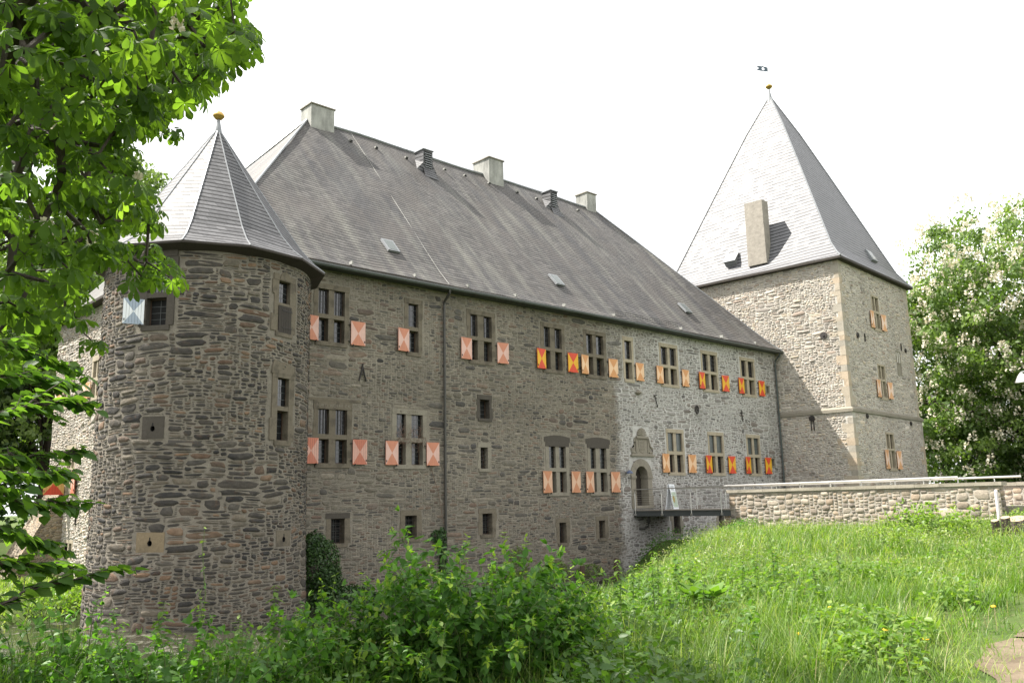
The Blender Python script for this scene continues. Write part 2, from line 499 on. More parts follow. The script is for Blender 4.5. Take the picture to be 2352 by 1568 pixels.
def mortar_mat(name, A, B=None, mask=None, var=.22, k=.3, gain=1.15):
    A, B = dz(A, k, gain), dz(B, k+.15, gain*1.05)
    m, nt, out = new_mat(name); g = G(nt); uv = g.uv()
    med = g.noise(uv, 5, 5, .7); fine = g.noise(uv, 34, 4, .7); big = g.noise(uv, .45, 4, .6)
    col = (*A, 1)
    if B: col = g.mix(mask(g, uv), col, (*B, 1))
    col = g.mix(1.0, col, g.maprange(med, .25, .75, 1-var, 1+var), 'MULTIPLY')
    col = g.mix(1.0, col, g.maprange(fine, .25, .75, .84, 1.16), 'MULTIPLY')
    col = g.mix(1.0, col, g.maprange(big, .3, .7, .80, 1.18), 'MULTIPLY')
    g.bsdf(out, col, .95, g.bump(g.math('ADD', med, g.math('MULTIPLY', fine, .5)), 1.0, .035), spec=.15)
    return m
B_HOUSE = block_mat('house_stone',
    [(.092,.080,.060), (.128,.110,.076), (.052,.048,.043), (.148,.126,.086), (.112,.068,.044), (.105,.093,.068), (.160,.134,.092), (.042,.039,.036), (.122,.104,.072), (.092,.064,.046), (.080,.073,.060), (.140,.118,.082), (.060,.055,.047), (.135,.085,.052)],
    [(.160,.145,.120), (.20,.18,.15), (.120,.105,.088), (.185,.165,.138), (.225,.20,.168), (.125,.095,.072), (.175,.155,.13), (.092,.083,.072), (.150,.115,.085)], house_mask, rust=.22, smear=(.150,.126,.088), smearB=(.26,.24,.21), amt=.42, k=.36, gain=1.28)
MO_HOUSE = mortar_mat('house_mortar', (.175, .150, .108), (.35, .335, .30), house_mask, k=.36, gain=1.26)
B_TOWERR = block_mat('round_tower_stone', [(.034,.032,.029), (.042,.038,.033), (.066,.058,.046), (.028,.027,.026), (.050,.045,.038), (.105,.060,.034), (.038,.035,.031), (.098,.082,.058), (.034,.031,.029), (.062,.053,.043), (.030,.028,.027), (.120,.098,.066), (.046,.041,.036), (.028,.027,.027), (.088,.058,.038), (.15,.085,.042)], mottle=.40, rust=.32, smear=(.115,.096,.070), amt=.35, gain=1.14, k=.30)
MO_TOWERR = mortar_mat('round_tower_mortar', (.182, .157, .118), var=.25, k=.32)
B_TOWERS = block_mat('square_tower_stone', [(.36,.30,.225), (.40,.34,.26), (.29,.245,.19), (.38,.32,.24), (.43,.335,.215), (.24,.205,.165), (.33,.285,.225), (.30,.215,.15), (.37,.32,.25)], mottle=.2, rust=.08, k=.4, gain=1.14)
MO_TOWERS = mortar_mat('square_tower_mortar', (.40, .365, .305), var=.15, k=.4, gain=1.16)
B_BRIDGE = block_mat('parapet_block', [(.32,.25,.17), (.37,.30,.215), (.26,.205,.15), (.36,.26,.165), (.39,.32,.235), (.22,.18,.14), (.33,.27,.20)], mottle=.28, rust=.12, k=.3, gain=.84)
MO_BRIDGE = mortar_mat('parapet_mortar', (.40, .355, .29), var=.2, k=.3, gain=.82)

def slate_mat(name, base, rowh=0.14, wid=0.26, tilt=0.06, rough=0.5, streak=True, var=.25, lich=(.20, .20, .15), spec=0.5, lmin=0.0):
    m, nt, out = new_mat(name); g = G(nt); uv = g.uv()
    s = g.n('SeparateXYZ'); g.link(uv, s.inputs[0]); u, v = s.outputs[0], s.outputs[1]
    wob = g.noise(uv, 0.8, 2, 0.5)
    vv = g.math('ADD', v, g.math('ADD', g.math('MULTIPLY', u, tilt), g.math('MULTIPLY', wob, 0.05)))
    row = g.math('DIVIDE', vv, rowh)
    ri = g.math('FLOOR', row); rf = g.math('FRACT', row)
    wn_ = g.n('TexWhiteNoise', noise_dimensions='1D'); g.link(ri, wn_.inputs['W'])
    uu = g.math('ADD', g.math('DIVIDE', u, wid), g.math('MULTIPLY', wn_.outputs[0], 3.7))
    uu = g.math('ADD', uu, g.math('MULTIPLY', rf, 0.45))
    ci = g.math('FLOOR', uu); cf = g.math('FRACT', uu)
    cmb = g.n('CombineXYZ'); g.link(ri, cmb.inputs[0]); g.link(ci, cmb.inputs[1])
    wn2 = g.n('TexWhiteNoise', noise_dimensions='3D'); g.link(cmb.outputs[0], wn2.inputs['Vector'])
    tintv = g.maprange(wn2.outputs[0], 0, 1, 1-var, 1+var)
    line = g.maprange(rf, 0.0, 0.50, lmin, 1.18, True)       # gap line under the course above
    vl = g.maprange(cf, 0.0, 0.10, 0.72, 1.0)
    col = g.mix(1.0, base, tintv, 'MULTIPLY')
    if streak:
        st = g.noise(g.scale(uv, (0.9, 0.10, 1)), 1.6, 5, 0.62)
        col = g.mix(g.maprange(st, .48, .66, 0, .6), col, lich)
        st2 = g.noise(g.vmath('ADD', g.scale(uv, (0.8, 0.07, 1)), (7.7, 3, 0)), 1.3, 4, 0.6)
        col = g.mix(g.maprange(st2, .47, .62, 0, .65), col, (.042, .042, .046))
        st3 = g.noise(g.scale(uv, (.5, .3, 1)), 1.2, 4, .6)
        col = g.mix(g.maprange(st3, .48, .62, 0, .6), col, (.078, .070, .064))
    col = g.mix(1.0, col, g.math('MULTIPLY', line, vl), 'MULTIPLY')
    col = g.mix(1.0, col, g.maprange(g.noise(uv, 14, 3, .6), .3, .7, .85, 1.15), 'MULTIPLY')
    h = g.math('ADD', g.math('SUBTRACT', 1.0, rf), g.math('MULTIPLY', wn2.outputs[0], 0.35))
    h = g.math('ADD', h, g.math('MULTIPLY', cf, .25))
    rr = g.math('ADD', rough, g.math('MULTIPLY', wn2.outputs[0], 0.12))
    g.bsdf(out, col, rr, g.bump(h, 0.9, 0.016), spec=spec)
    return m
M_SLATE = slate_mat('old_slate', (.072, .068, .065), rowh=.20, wid=.36, rough=.62, lich=(.165, .163, .140), spec=.3, var=.35)
M_SLATE_T = slate_mat('blue_slate', (.092, .092, .096), rowh=.20, wid=.28, rough=.5, streak=False, var=.2, tilt=.12, spec=.16)
M_SLATE_S = slate_mat('pale_slate', (.128, .128, .136), rowh=.26, wid=.36, rough=.48, spec=.26, lmin=.0, streak=False, var=.10, tilt=.05)

def simple(name, col, rough=0.7, metallic=0.0, nscale=8.0, var=0.15, bump=0.0, spec=0.5, stretch=(1, 1, 1)):
    m, nt, out = new_mat(name); g = G(nt); c = g.obj()
    v = g.scale(c, stretch)
    nz = g.noise(v, nscale, 4, 0.6)
    cc = g.mix(1.0, (*col, 1), g.maprange(nz, .25, .75, 1-var, 1+var), 'MULTIPLY')
    nb = g.bump(g.noise(v, nscale*2.5, 4, .6), 0.6, bump) if bump else None
    g.bsdf(out, cc, rough, nb, metallic, spec)
    return m

def sandstone(name, col, dark=(.06, .052, .042), lo=.5, hi=.66, amt=.6):
    m, nt, out = new_mat(name); g = G(nt); c = g.obj()
    a = g.noise(c, 1.7, 5, .65); b = g.noise(c, 16, 4, .65)
    col = g.mix(g.maprange(a, lo, hi, 0, amt), (*col, 1), dark)
    col = g.mix(1.0, col, g.maprange(b, .25, .75, .82, 1.16), 'MULTIPLY')
    g.bsdf(out, col, .88, g.bump(g.math('ADD', a, g.math('MULTIPLY', b, .4)), .7, .02), spec=.25)
    return m
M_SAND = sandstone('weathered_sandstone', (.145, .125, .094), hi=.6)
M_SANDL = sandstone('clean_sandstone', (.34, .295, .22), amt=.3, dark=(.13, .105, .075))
M_SANDD = sandstone('dark_sandstone', (.070, .062, .052), amt=.3)
M_SANDT = sandstone('tower_sandstone', (.36, .315, .25), amt=.25, dark=(.2, .165, .125))
M_SANDT2 = sandstone('tower_sandstone_grey', (.31, .285, .24), amt=.4, dark=(.15, .13, .105))
M_SANDT3 = sandstone('tower_sandstone_warm', (.39, .32, .24), amt=.3, dark=(.2, .15, .10))
M_COPE = sandstone('coping_stone', (.27, .245, .20), amt=.5, dark=(.14, .125, .10))
M_KEY = sandstone('loophole_block_stone', (.21, .165, .105), amt=.5, dark=(.09, .075, .055))
M_MID = sandstone('grey_sandstone', (.225, .205, .165), amt=.35, dark=(.10, .085, .065))
M_PLASTER = simple('chimney_render', (.27, .27, .25), .9, nscale=2.5, var=.5, bump=.02, stretch=(1, 1, .35))
M_PLASTER_T = simple('tower_chimney_render', (.27, .245, .21), .9, nscale=3, var=.22, bump=.03)
M_LEAD = simple('lead_sheet', (.20, .21, .22), .45, nscale=4, var=.2, metallic=.2)
M_DARKWOOD = simple('dark_boards', (.030, .024, .018), .8, nscale=6, var=.35, bump=.01, stretch=(3, 3, .3))
M_WOOD = simple('brown_frame_wood', (.060, .034, .020), .6, nscale=10, var=.2)
M_IRON = simple('wrought_iron', (.022, .018, .016), .65, nscale=20, var=.3)
M_GUTTER = simple('green_grey_gutter', (.040, .048, .042), .55, nscale=2, var=.3)
M_PIPE = simple('downpipe_metal', (.050, .048, .042), .5, nscale=3, var=.3)
M_PIPE2 = simple('green_downpipe', (.050, .062, .058), .5, nscale=3, var=.3)
M_STEEL = simple('brushed_steel', (.60, .59, .57), .28, nscale=30, var=.05, metallic=.85)
M_GILT = simple('gilt_ball', (.42, .27, .07), .42, nscale=9, var=.3, metallic=.6)
M_BEAM = simple('grey_steel_beam', (.055, .062, .062), .5, nscale=2, var=.15)
M_DECK = simple('deck_boards', (.20, .18, .15), .8, nscale=9, var=.2)
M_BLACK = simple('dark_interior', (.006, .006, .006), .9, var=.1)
M_LEADCAME = simple('lead_came', (.075, .08, .08), .5, var=.1)
M_WHITE = simple('white_paint', (.74, .77, .80), .5, var=.06, nscale=5)
M_BLUEG = simple('pale_blue_paint', (.30, .36, .44), .5, var=.08, nscale=5)
M_LAMP = simple('lamp_enamel', (.07, .09, .16), .35, var=.1)
M_VANE = simple('vane_sheet', (.05, .08, .11), .5, var=.1)

def glass_mat(name, tint=(.012, .014, .016), rough=.08, spec=.8):
    m, nt, out = new_mat(name); g = G(nt); c = g.obj()
    v = g.n('TexVoronoi'); g.link(g.scale(c, (8.0, 8.0, 6.0)), v.inputs['Vector']); v.inputs['Scale'].default_value = 1.0
    s = g.n('SeparateColor'); g.link(v.outputs['Color'], s.inputs[0])
    h = g.noise(c, 6.0, 2, .5)
    g.bsdf(out, tint, rough, g.bump(h, .35, .01), spec=spec)
    return m
M_GLASS = glass_mat('old_window_glass')
M_GLASS2 = glass_mat('milky_window_glass', (.085, .10, .095), .25, .5)

def paint(name, col):
    m, nt, out = new_mat(name); g = G(nt); c = g.obj()
    gr = g.noise(g.scale(c, (22, 22, 1.2)), 1.0, 3, .6)
    ft = g.noise(c, 30, 4, .7)
    bl = g.noise(c, 2.5, 3, .6)
    cc = g.mix(1.0, (*col, 1), g.maprange(gr, .25, .75, .86, 1.08), 'MULTIPLY')
    cc = g.mix(1.0, cc, g.maprange(bl, .25, .75, .88, 1.08), 'MULTIPLY')
    cc = g.mix(g.maprange(ft, .70, .76, 0, .6), cc, (.30, .27, .24))
    g.bsdf(out, cc, .55, g.bump(gr, .4, .004), spec=.35)
    return m
PAINT = {
 'pink': (paint('salmon_paint', (.50, .205, .125)), paint('pale_pink_paint', (.60, .385, .325))),
 'pinkdark': (paint('coral_paint', (.48, .165, .105)), paint('rose_paint', (.58, .33, .265))),
 'orange': (paint('faded_orange_paint', (.47, .21, .11)), paint('faded_peach_paint', (.58, .38, .26))),
 'ochre': (paint('ochre_paint', (.55, .265, .105)), paint('cream_paint', (.70, .47, .29))),
 'red': (paint('red_orange_paint', (.58, .065, .028)), paint('golden_yellow_paint', (.66, .36, .02))),
 'redcream': (paint('brick_red_paint', (.50, .06, .03)), paint('straw_paint', (.55, .33, .11))),
 'tower': (paint('light_orange_paint', (.60, .33, .17)), paint('pinkish_cream_paint', (.70, .53, .43))),
 'white': (M_BLUEG, M_WHITE),
}

def foliage_mat(name, c0, c1, c2=None, trans=.45, rough=.45, spec=.35, tcol=None):
    """leaf colour follows the per-leaf tint; some light passes through"""
    m, nt, out = new_mat(name); g = G(nt)
    at = g.n('Attribute'); at.attribute_name = 'tint'
    stops = [(0.0, c0), (1.0, c1)] if c2 is None else [(0.0, c0), (0.6, c1), (1.0, c2)]
    col = g.ramp(at.outputs['Fac'], stops)
    o = g.n('BsdfPrincipled'); g.link(col, o.inputs['Base Color']); o.inputs['Roughness'].default_value = rough
    o.inputs['Specular IOR Level'].default_value = spec
    t = g.n('BsdfTranslucent')
    tm = g.mix(1.0, col, (tcol or (1.5, 1.7, .55)) + (1,), 'MULTIPLY')
    g.link(tm, t.inputs[0])
    mxs = g.n('MixShader'); mxs.inputs[0].default_value = trans
    g.link(o.outputs[0], mxs.inputs[1]); g.link(t.outputs[0], mxs.inputs[2])
    g.link(mxs.outputs[0], out.inputs[0])
    return m
M_CHEST = foliage_mat('chestnut_leaf', (.044, .086, .022), (.080, .148, .032), (.13, .215, .045), trans=.6, spec=.22, rough=.55, tcol=(1.9, 1.95, .5))
M_LIME = foliage_mat('lime_leaf', (.050, .105, .028), (.080, .155, .038), (.12, .205, .046), trans=.55, spec=.2, tcol=(1.7, 1.8, .5))
M_SNOW = foliage_mat('snowberry_leaf', (.048, .120, .026), (.100, .215, .038), (.24, .34, .045), trans=.45, spec=.22)
M_NETTLE = foliage_mat('nettle_leaf', (.045, .105, .022), (.105, .19, .032), (.19, .26, .05), trans=.4)
M_BRIGHT = foliage_mat('bright_shrub_leaf', (.09, .17, .025), (.17, .26, .04), (.30, .36, .07), trans=.4)
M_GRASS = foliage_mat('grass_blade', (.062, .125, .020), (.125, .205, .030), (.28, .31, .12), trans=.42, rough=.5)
M_WISP = foliage_mat('bedstraw', (.080, .13, .035), (.15, .19, .06), (.27, .27, .14), trans=.4)
M_IVY = foliage_mat('ivy_leaf', (.018, .045, .014), (.040, .085, .022), (.06, .12, .03), trans=.15, rough=.35)
M_BGTREE = foliage_mat('far_leaf', (.065, .115, .03), (.14, .21, .055), (.21, .28, .09), trans=.4)
M_BGPALE = foliage_mat('pale_far_leaf', (.08, .13, .035), (.14, .19, .055), (.20, .25, .09), trans=.4)
M_DARKTREE = foliage_mat('dark_far_leaf', (.018, .040, .012), (.035, .075, .018), (.06, .11, .025), trans=.35)
simple_straw = foliage_mat('dry_straw', (.26, .21, .11), (.40, .34, .20), trans=.3, tcol=(1, 1, .8))
M_FLOWER = foliage_mat('chestnut_blossom', (.62, .54, .42), (.74, .70, .58), (.80, .78, .68), trans=.2, tcol=(1, 1, .9))
M_BARK = simple('bark', (.045, .035, .026), .9, nscale=6, var=.4, bump=.03, stretch=(2, 2, .5))
M_TWIG = simple('twig', (.030, .022, .015), .85, nscale=10, var=.3)
M_STEM = simple('green_stem', (.10, .14, .04), .7, nscale=10, var=.3)
M_YELLOW = simple('dandelion_yellow', (.80, .50, .01), .6, var=.1)
M_CUT = simple('sawn_wood', (.27, .20, .14), .8, nscale=5, var=.25)

# ground
def ground_mat():
    m, nt, out = new_mat('ground_soil'); g = G(nt); c = g.obj()
    a = g.noise(c, .5, 5, .65); b = g.noise(c, 7, 5, .7)
    col = g.mix(g.maprange(a, .35, .65), (.045, .075, .02), (.075, .105, .03))
    col = g.mix(g.maprange(b, .5, .75, 0, .7), col, (.075, .058, .038))
    g.bsdf(out, col, .95, g.bump(b, .8, .05), spec=.1)
    return m
M_GROUND = ground_mat()
def path_mat():
    m, nt, out = new_mat('path_soil'); g = G(nt); c = g.obj()
    a = g.noise(c, 1.6, 5, .7); b = g.noise(c, 24, 5, .7)
    col = g.mix(g.maprange(a, .4, .6), (.125, .098, .07), (.175, .14, .10))
    col = g.mix(g.maprange(b, .55, .75, 0, .6), col, (.12, .10, .06))
    g.bsdf(out, col, .95, g.bump(b, .8, .03), spec=.1)
    return m
M_PATH = path_mat()
def water_mat():
    m, nt, out = new_mat('moat_water'); g = G(nt); c = g.obj()
    a = g.noise(g.scale(c, (1, 1, 1)), 2.2, 4, .6); b = g.noise(c, .35, 4, .6)
    scum = g.maprange(g.noise(c, 1.3, 6, .75), .54, .60, 0, .75)
    col = g.mix(scum, (.030, .030, .020), (.10, .095, .07))
    o = g.n('BsdfPrincipled'); g.link(col, o.inputs['Base Color'])
    g.link(g.maprange(scum, 0, .7, .07, .6), o.inputs['Roughness'])
    g.link(g.bump(a, .35, .03), o.inputs['Normal'])
    g.link(o.outputs[0], out.inputs[0])
    return m
M_WATER = water_mat()

# ------------------------------------------------------------------ terrain
CREST = np.array([(-60., 16.), (-25., -7.), (-10., -17.), (0., -20.6), (6., -20.4), (14., -17.4), (24., -11.6), (33.8, -6.2), (34.0, -3.0)])
def crest_dist(x, y):
    """signed distance to the bank crest; positive = camera side, negative = moat side"""
    best = np.full(x.shape, 1e9); sgn = np.ones(x.shape)
    for (ax, ay), (bx, by) in zip(CREST[:-1], CREST[1:]):
        dx, dy = bx-ax, by-ay
        t = np.clip(((x-ax)*dx + (y-ay)*dy)/(dx*dx+dy*dy), 0, 1)
        d = np.hypot(x-ax-t*dx, y-ay-t*dy)
        cr_ = dx*(y-ay) - dy*(x-ax)
        m = d < best
        best = np.where(m, d, best); sgn = np.where(m, np.where(cr_ < 0, 1, -1), sgn)
    return best*sgn
def sst(a, b, x):
    t = np.clip((x-a)/(b-a), 0, 1); return t*t*(3-2*t)
def hills(x, y):
    return (np.sin(x*.9+1.3*np.sin(y*.7))*np.cos(y*.8+.6*np.sin(x*.5)))*.06 + np.sin(x*.23+y*.31)*.08
def ground_z(x, y):
    x = np.asarray(x, float); y = np.asarray(y, float)
    r = np.hypot(x, y+28)
    base = .40*sst(10, 26, r)
    road = sst(30, 36, x)*sst(-14.5, -19, y)
    base = base + (1.12-base)*road
    base = np.where((x > 37.5), base + (.95-base)*sst(37.5, 40, x), base)
    base = base + .22*sst(17, 28, x)*sst(-18.5, -23, y)
    base = base + hills(x, y)*sst(6, 12, r)
    cd = crest_dist(x, y)
    moat = sst(0.3, -4.6, cd)
    inmoat = np.where(x > 37.0, 0, moat)
    z = base + (-2.9-base)*inmoat
    under = sst(-5.75, -5.35, y)*sst(33.2, 34.0, x)*sst(60, 50, x)
    z = z + (-2.6-z)*under
    lawn = -1.12 + .04*np.sin(x)*np.cos(y*.7)
    lm = sst(1.2, 4.0, y)*sst(13.0, 12.0, x)*sst(-40, -30, x)
    z = np.where(inmoat > .5, z + (lawn-z)*lm, z)
    far = sst(26, 32, y)
    z = z + (.0-z)*far*np.where(inmoat > .3, 1, 0)
    return z

def axis(lo, hi, c0, c1, fine, far=90):
    a = list(np.arange(c0, c1, fine)); step = fine
    b = a[-1]
    while b < hi:
        step *= 1.22; b += step; a.append(b)
    step = fine; b = a[0]
    while b > lo:
        step *= 1.22; b -= step; a.insert(0, b)
    return np.array(a)
gx = axis(-700, 1500, -12, 44, .45); gy = axis(-500, 1500, -30, 8, .45)
GX, GY = np.meshgrid(gx, gy, indexing='ij')
GZ = ground_z(GX, GY)
V = np.stack([GX.ravel(), GY.ravel(), GZ.ravel()], 1)
nx, ny = len(gx), len(gy)
idx = np.arange(nx*ny).reshape(nx, ny)
F4 = np.stack([idx[:-1, :-1].ravel(), idx[1:, :-1].ravel(), idx[1:, 1:].ravel(), idx[:-1, 1:].ravel()], 1)
me = bpy.data.meshes.new('ground'); me.vertices.add(len(V)); me.vertices.foreach_set('co', V.ravel())
me.loops.add(F4.size); me.loops.foreach_set('vertex_index', F4.ravel().astype(np.int32))
me.polygons.add(len(F4)); me.polygons.foreach_set('loop_start', (np.arange(len(F4))*4).astype(np.int32)); me.polygons.foreach_set('loop_total', np.full(len(F4), 4, np.int32))
me.polygons.foreach_set('use_smooth', np.ones(len(F4), bool))
me.materials.append(M_GROUND); me.update(calc_edges=True)
o = bpy.data.objects.new('ground', me); COL.objects.link(o); tag(o, 'grassy ground of the castle bank and park', kind='structure')

b = MB(); b.face([(-60, -22, -1.7), (33, -22, -1.7), (33, 30, -1.7), (-60, 30, -1.7)]); b.face([(33, -5.6, -1.7), (49, -5.6, -1.7), (49, 1, -1.7), (33, 1, -1.7)])
b.build('water', M_WATER, kind='structure', label='dark still water in the castle moat')

# trodden path, lower right
def ribbon(name, pts, mat, dz=.012, **k):
    b = MB()
    for (c0, w0), (c1, w1) in zip(pts[:-1], pts[1:]):
        for s in range(30):
            t0, t1 = s/30, (s+1)/30
            P = []
            for t in (t0, t1):
                c = Vector(c0).lerp(Vector(c1), t); w = w0+(w1-w0)*t
                d = (Vector(c1)-Vector(c0)).normalized(); nrm = Vector((-d.y, d.x))
                w *= 1+.14*math.sin(c.x*2.1)+.06*math.sin(c.x*5.7); P.append([(c.x+nrm.x*w*q, c.y+nrm.y*w*q) for q in (-1, -.5, 0, .5, 1)])
            for q in range(4):
                quad = [P[0][q], P[1][q], P[1][q+1], P[0][q+1]]
                b.face([(x, y, float(ground_z(x, y))+dz) for x, y in quad], 0, None, True)
    return b.build(name, mat, **k)
ribbon('path', [((3., -28.2), .8), ((7.5, -26.0), .85), ((10.8, -25.1), .8), ((14.5, -24.8), .7), ((22, -24.5), .7), ((30, -23.5), .8)], M_PATH, .015, kind='structure', label='bare trodden soil path')

# ------------------------------------------------------------------ windows
def leadlight(b, x0, x1, z0, z1, y, nx_, nz_, t=.006, m=1):
    """lead lines in front of a pane, y is the pane plane (towards viewer is -y)"""
    for i in range(1, nx_):
        x = x0+(x1-x0)*i/nx_; b.box(x-t, x+t, y-.006, y-.001, z0, z1, m)
    for i in range(1, nz_):
        z = z0+(z1-z0)*i/nz_; b.box(x0, x1, y-.009, y-.0065, z-t, z+t, m)

def shutter(parent, x0, x1, z0, z1, col, ang=5, side=-1, y=-.03, planks=False, proud=.055):
    """side -1: hinge at its right edge (window is to the right)"""
    A, B_ = PAINT[col]
    w, h = x1-x0, z1-z0
    b = MB()
    t = .035
    hinge = x1 if side < 0 else x0
    sg = -1 if side < 0 else 1
    # local: hinge at 0, extends sg*w
    def P(u, zz, yy): return (sg*u, yy, zz)
    fr = [(0, 0), (w, 0), (w, h), (0, h)]; c = (w/2, h/2)
    quads = [((fr[0], fr[1], c), 0), ((fr[1], fr[2], c), 1), ((fr[2], fr[3], c), 0), ((fr[3], fr[0], c), 1)]
    for (p, q, r_), m in quads:
        f = [P(p[0], p[1], -t), P(q[0], q[1], -t), P(r_[0], r_[1], -t)]
        if sg < 0: f = f[::-1]
        b.face(f, m)
        f = [P(p[0], p[1], 0), P(q[0], q[1], 0), P(r_[0], r_[1], 0)]
        if sg > 0: f = f[::-1]
        b.face(f, m)
    for i in range(4):
        p, q = fr[i], fr[(i+1) % 4]
        f = [P(p[0], p[1], -t), P(p[0], p[1], 0), P(q[0], q[1], 0), P(q[0], q[1], -t)]
        if sg < 0: f = f[::-1]
        b.face(f, 0)
    if planks:
        for i in range(1, 7):
            u = w*i/7
            xx = sorted((sg*u-.003, sg*u+.003)); b.box(xx[0], xx[1], -t-.0015, -t+.001, .03, h-.03, 2)
    # catches and hinge straps
    xx = sorted((sg*(w-.05), sg*(w-.02))); b.box(xx[0], xx[1], -t-.02, -t, h*.12, h*.2, 2)
    for zz in (.12, h-.16):
        xx = sorted((-sg*.09, sg*.02)); b.box(xx[0], xx[1], -t*.3, .03, zz, zz+.03, 2)
    xx = sorted((sg*.08, sg*.11)); b.box(xx[0], xx[1], -t-.03, .0, -.05, .02, 2)
    o = b.build('shutter', [A, B_, M_IRON], parent)
    o.location = (hinge, -proud, z0)
    o.rotation_euler = (0, 0, R(ang)*(1 if sg < 0 else -1)*1.0)
    return o

def make_window(parent, loc, rz, w, ztop, ztr, zbot, mull=None, surround=.16, mat=None, lintel=.24, sill=.16, depth=.16,
                shut=(), bars=False, glass=None, glass_low=None, grid=(3, 4), jamb_irr=.03, lintel_mat=None, sill_w=.12, name='window', frame_mat=None, low_deep=.10, trh=.16, label=None):
    """local window frame: x along the wall, y into the wall, z up, origin at the opening's lower left"""
    mat = mat or M_SAND; glass = glass or M_GLASS; glass_low = glass_low or M_GLASS
    H = ztop-zbot
    b = MB(); T = .32; pr = .018
    # jambs in separate stones
    for sx in (0, 1):
        z = 0
        while z < H-1e-6:
            hh = min(random.uniform(.45, .95)*H*.5, H-z)
            if H-z-hh < .12: hh = H-z
            ww = surround+random.uniform(-.2, 1)*jamb_irr
            if sx == 0: b.box(-ww, 0, -pr+random.uniform(0, .006), T, z, z+hh-.004)
            else: b.box(w, w+ww, -pr+random.uniform(0, .006), T, z, z+hh-.004)
            z += hh
    lw = surround+.02
    b.box(-surround*.6, w+surround*.6, T-.006, T+.02, -.03, H+.03)
    if ztr is not None:
        t0, t1 = ztr[0]-zbot, ztr[1]-zbot
        b.box(0, w, -.004, T, t0, t1)
    else: t0 = t1 = None
    if mull is not None:
        m0, m1 = mull
        if ztr is None: b.box(m0, m1, .012, T, 0, H)
        else:
            b.box(m0, m1, .012, T, 0, t0); b.box(m0, m1, .012, T, t1, H)
    win = b.build(name, mat, parent, loc)
    win.rotation_euler = (0, 0, rz)
    if label: win['label'] = label
    if lintel:
        b = MB(); b.box(-lw, w+lw, -pr-.006, T, H, H+lintel, j=.004); b.build('lintel', lintel_mat or mat, win)
    if sill:
        b = MB(); b.box(-sill_w, w+sill_w, -pr-.03, T, -sill, -.002, j=.004); b.build('sill', mat, win)
    # panes: upper and lower lights
    xs = [(0, w)] if mull is None else [(0, mull[0]), (mull[1], w)]
    rows = [(0, H, 0)] if ztr is None else [(t1, H, 1), (0, t0, 0)]
    for x0, x1 in xs:
        for z0, z1, up in rows:
            b = MB(); yy = depth if up or ztr is None else depth+low_deep
            b.face([(x0, yy, z0), (x1, yy, z0), (x1, yy, z1), (x0, yy, z1)], 0)
            fx = .012 if up else .035
            b.box(x0, x0+fx, yy-.03, yy-.012, z0, z1, 2); b.box(x1-fx, x1, yy-.03, yy-.012, z0, z1, 2)
            b.box(x0+fx, x1-fx, yy-.03, yy-.012, z0, z0+fx, 2); b.box(x0+fx, x1-fx, yy-.03, yy-.012, z1-fx, z1, 2)
            leadlight(b, x0+fx, x1-fx, z0+fx, z1-fx, yy, grid[0], grid[1])
            b.build('pane', [glass if up else glass_low, M_LEADCAME, frame_mat or M_WOOD], win)
            if bars and (up or bars == 'all'):
                b = MB(); nb = 3
                for i in range(nb):
                    x = x0+(x1-x0)*(i+.7)/(nb+.4)
                    b.box(x-.009, x+.009, yy*.45-.009, yy*.45+.009, z0, z1)
                if bars == 'all':
                    for i in range(1, 5):
                        z = z0+(z1-z0)*i/5; b.box(x0, x1, yy*.45-.02, yy*.45-.0095, z-.009, z+.009)
                b.build('iron_bars', M_IRON, win)
    for s in shut:
        shutter(win, *s[:4], **s[4])
    return win

# ------------------------------------------------------------------ walls with openings
def wall_grid(b, u0, u1, v0, v1, holes, fn, cutu=(), cutv=(), m=0, uvo=(0, 0), reveal=0.0, fn_in=None):
    us = sorted({u0, u1, *[h[0] for h in holes], *[h[1] for h in holes], *cutu})
    vs = sorted({v0, v1, *[h[2] for h in holes], *[h[3] for h in holes], *cutv})
    us = [u for u in us if u0 <= u <= u1]; vs = [v for v in vs if v0 <= v <= v1]
    for a0, a1 in zip(us[:-1], us[1:]):
        for c0, c1 in zip(vs[:-1], vs[1:]):
            mu, mv = (a0+a1)/2, (c0+c1)/2
            if any(h[0] < mu < h[1] and h[2] < mv < h[3] for h in holes): continue
            b.face([fn(a0, c0), fn(a1, c0), fn(a1, c1), fn(a0, c1)], m, [(a0+uvo[0], c0+uvo[1]), (a1+uvo[0], c0+uvo[1]), (a1+uvo[0], c1+uvo[1]), (a0+uvo[0], c1+uvo[1])])
    for h in holes:      # dark reveal box behind each opening
        p = fn_in or fn
        q0 = [fn(h[0], h[2]), fn(h[1], h[2]), fn(h[1], h[3]), fn(h[0], h[3])]
        q1 = [fn_in(h[0], h[2]), fn_in(h[1], h[2]), fn_in(h[1], h[3]), fn_in(h[0], h[3])]
        for i in range(4):
            k = (i+1) % 4
            b.face([q0[k], q0[i], q1[i], q1[k]], m)
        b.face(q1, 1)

# ------------------------------------------------------------------ the long house
house = empty('castle_house', (30, 8, -1.7), label='long rubble stone castle house with steep slate hip roof and painted shutters', cat='castle')
HL = Vector((30, 8, -1.7))
def hl(p): return (p[0]-HL.x, p[1]-HL.y, p[2]-HL.z)
HX0, HX1, HD = 12.24, 48.62, 17.2
UZ = (7.72, 8.60, 8.76, 9.72)     # upper row: sill, transom, head (world heights)
LZ = (3.22, 4.10, 4.28, 5.20)
MZ = (2.10, 3.03, 3.20, 4.17)
L5Z = (3.08, 4.00, 4.18, 5.14)
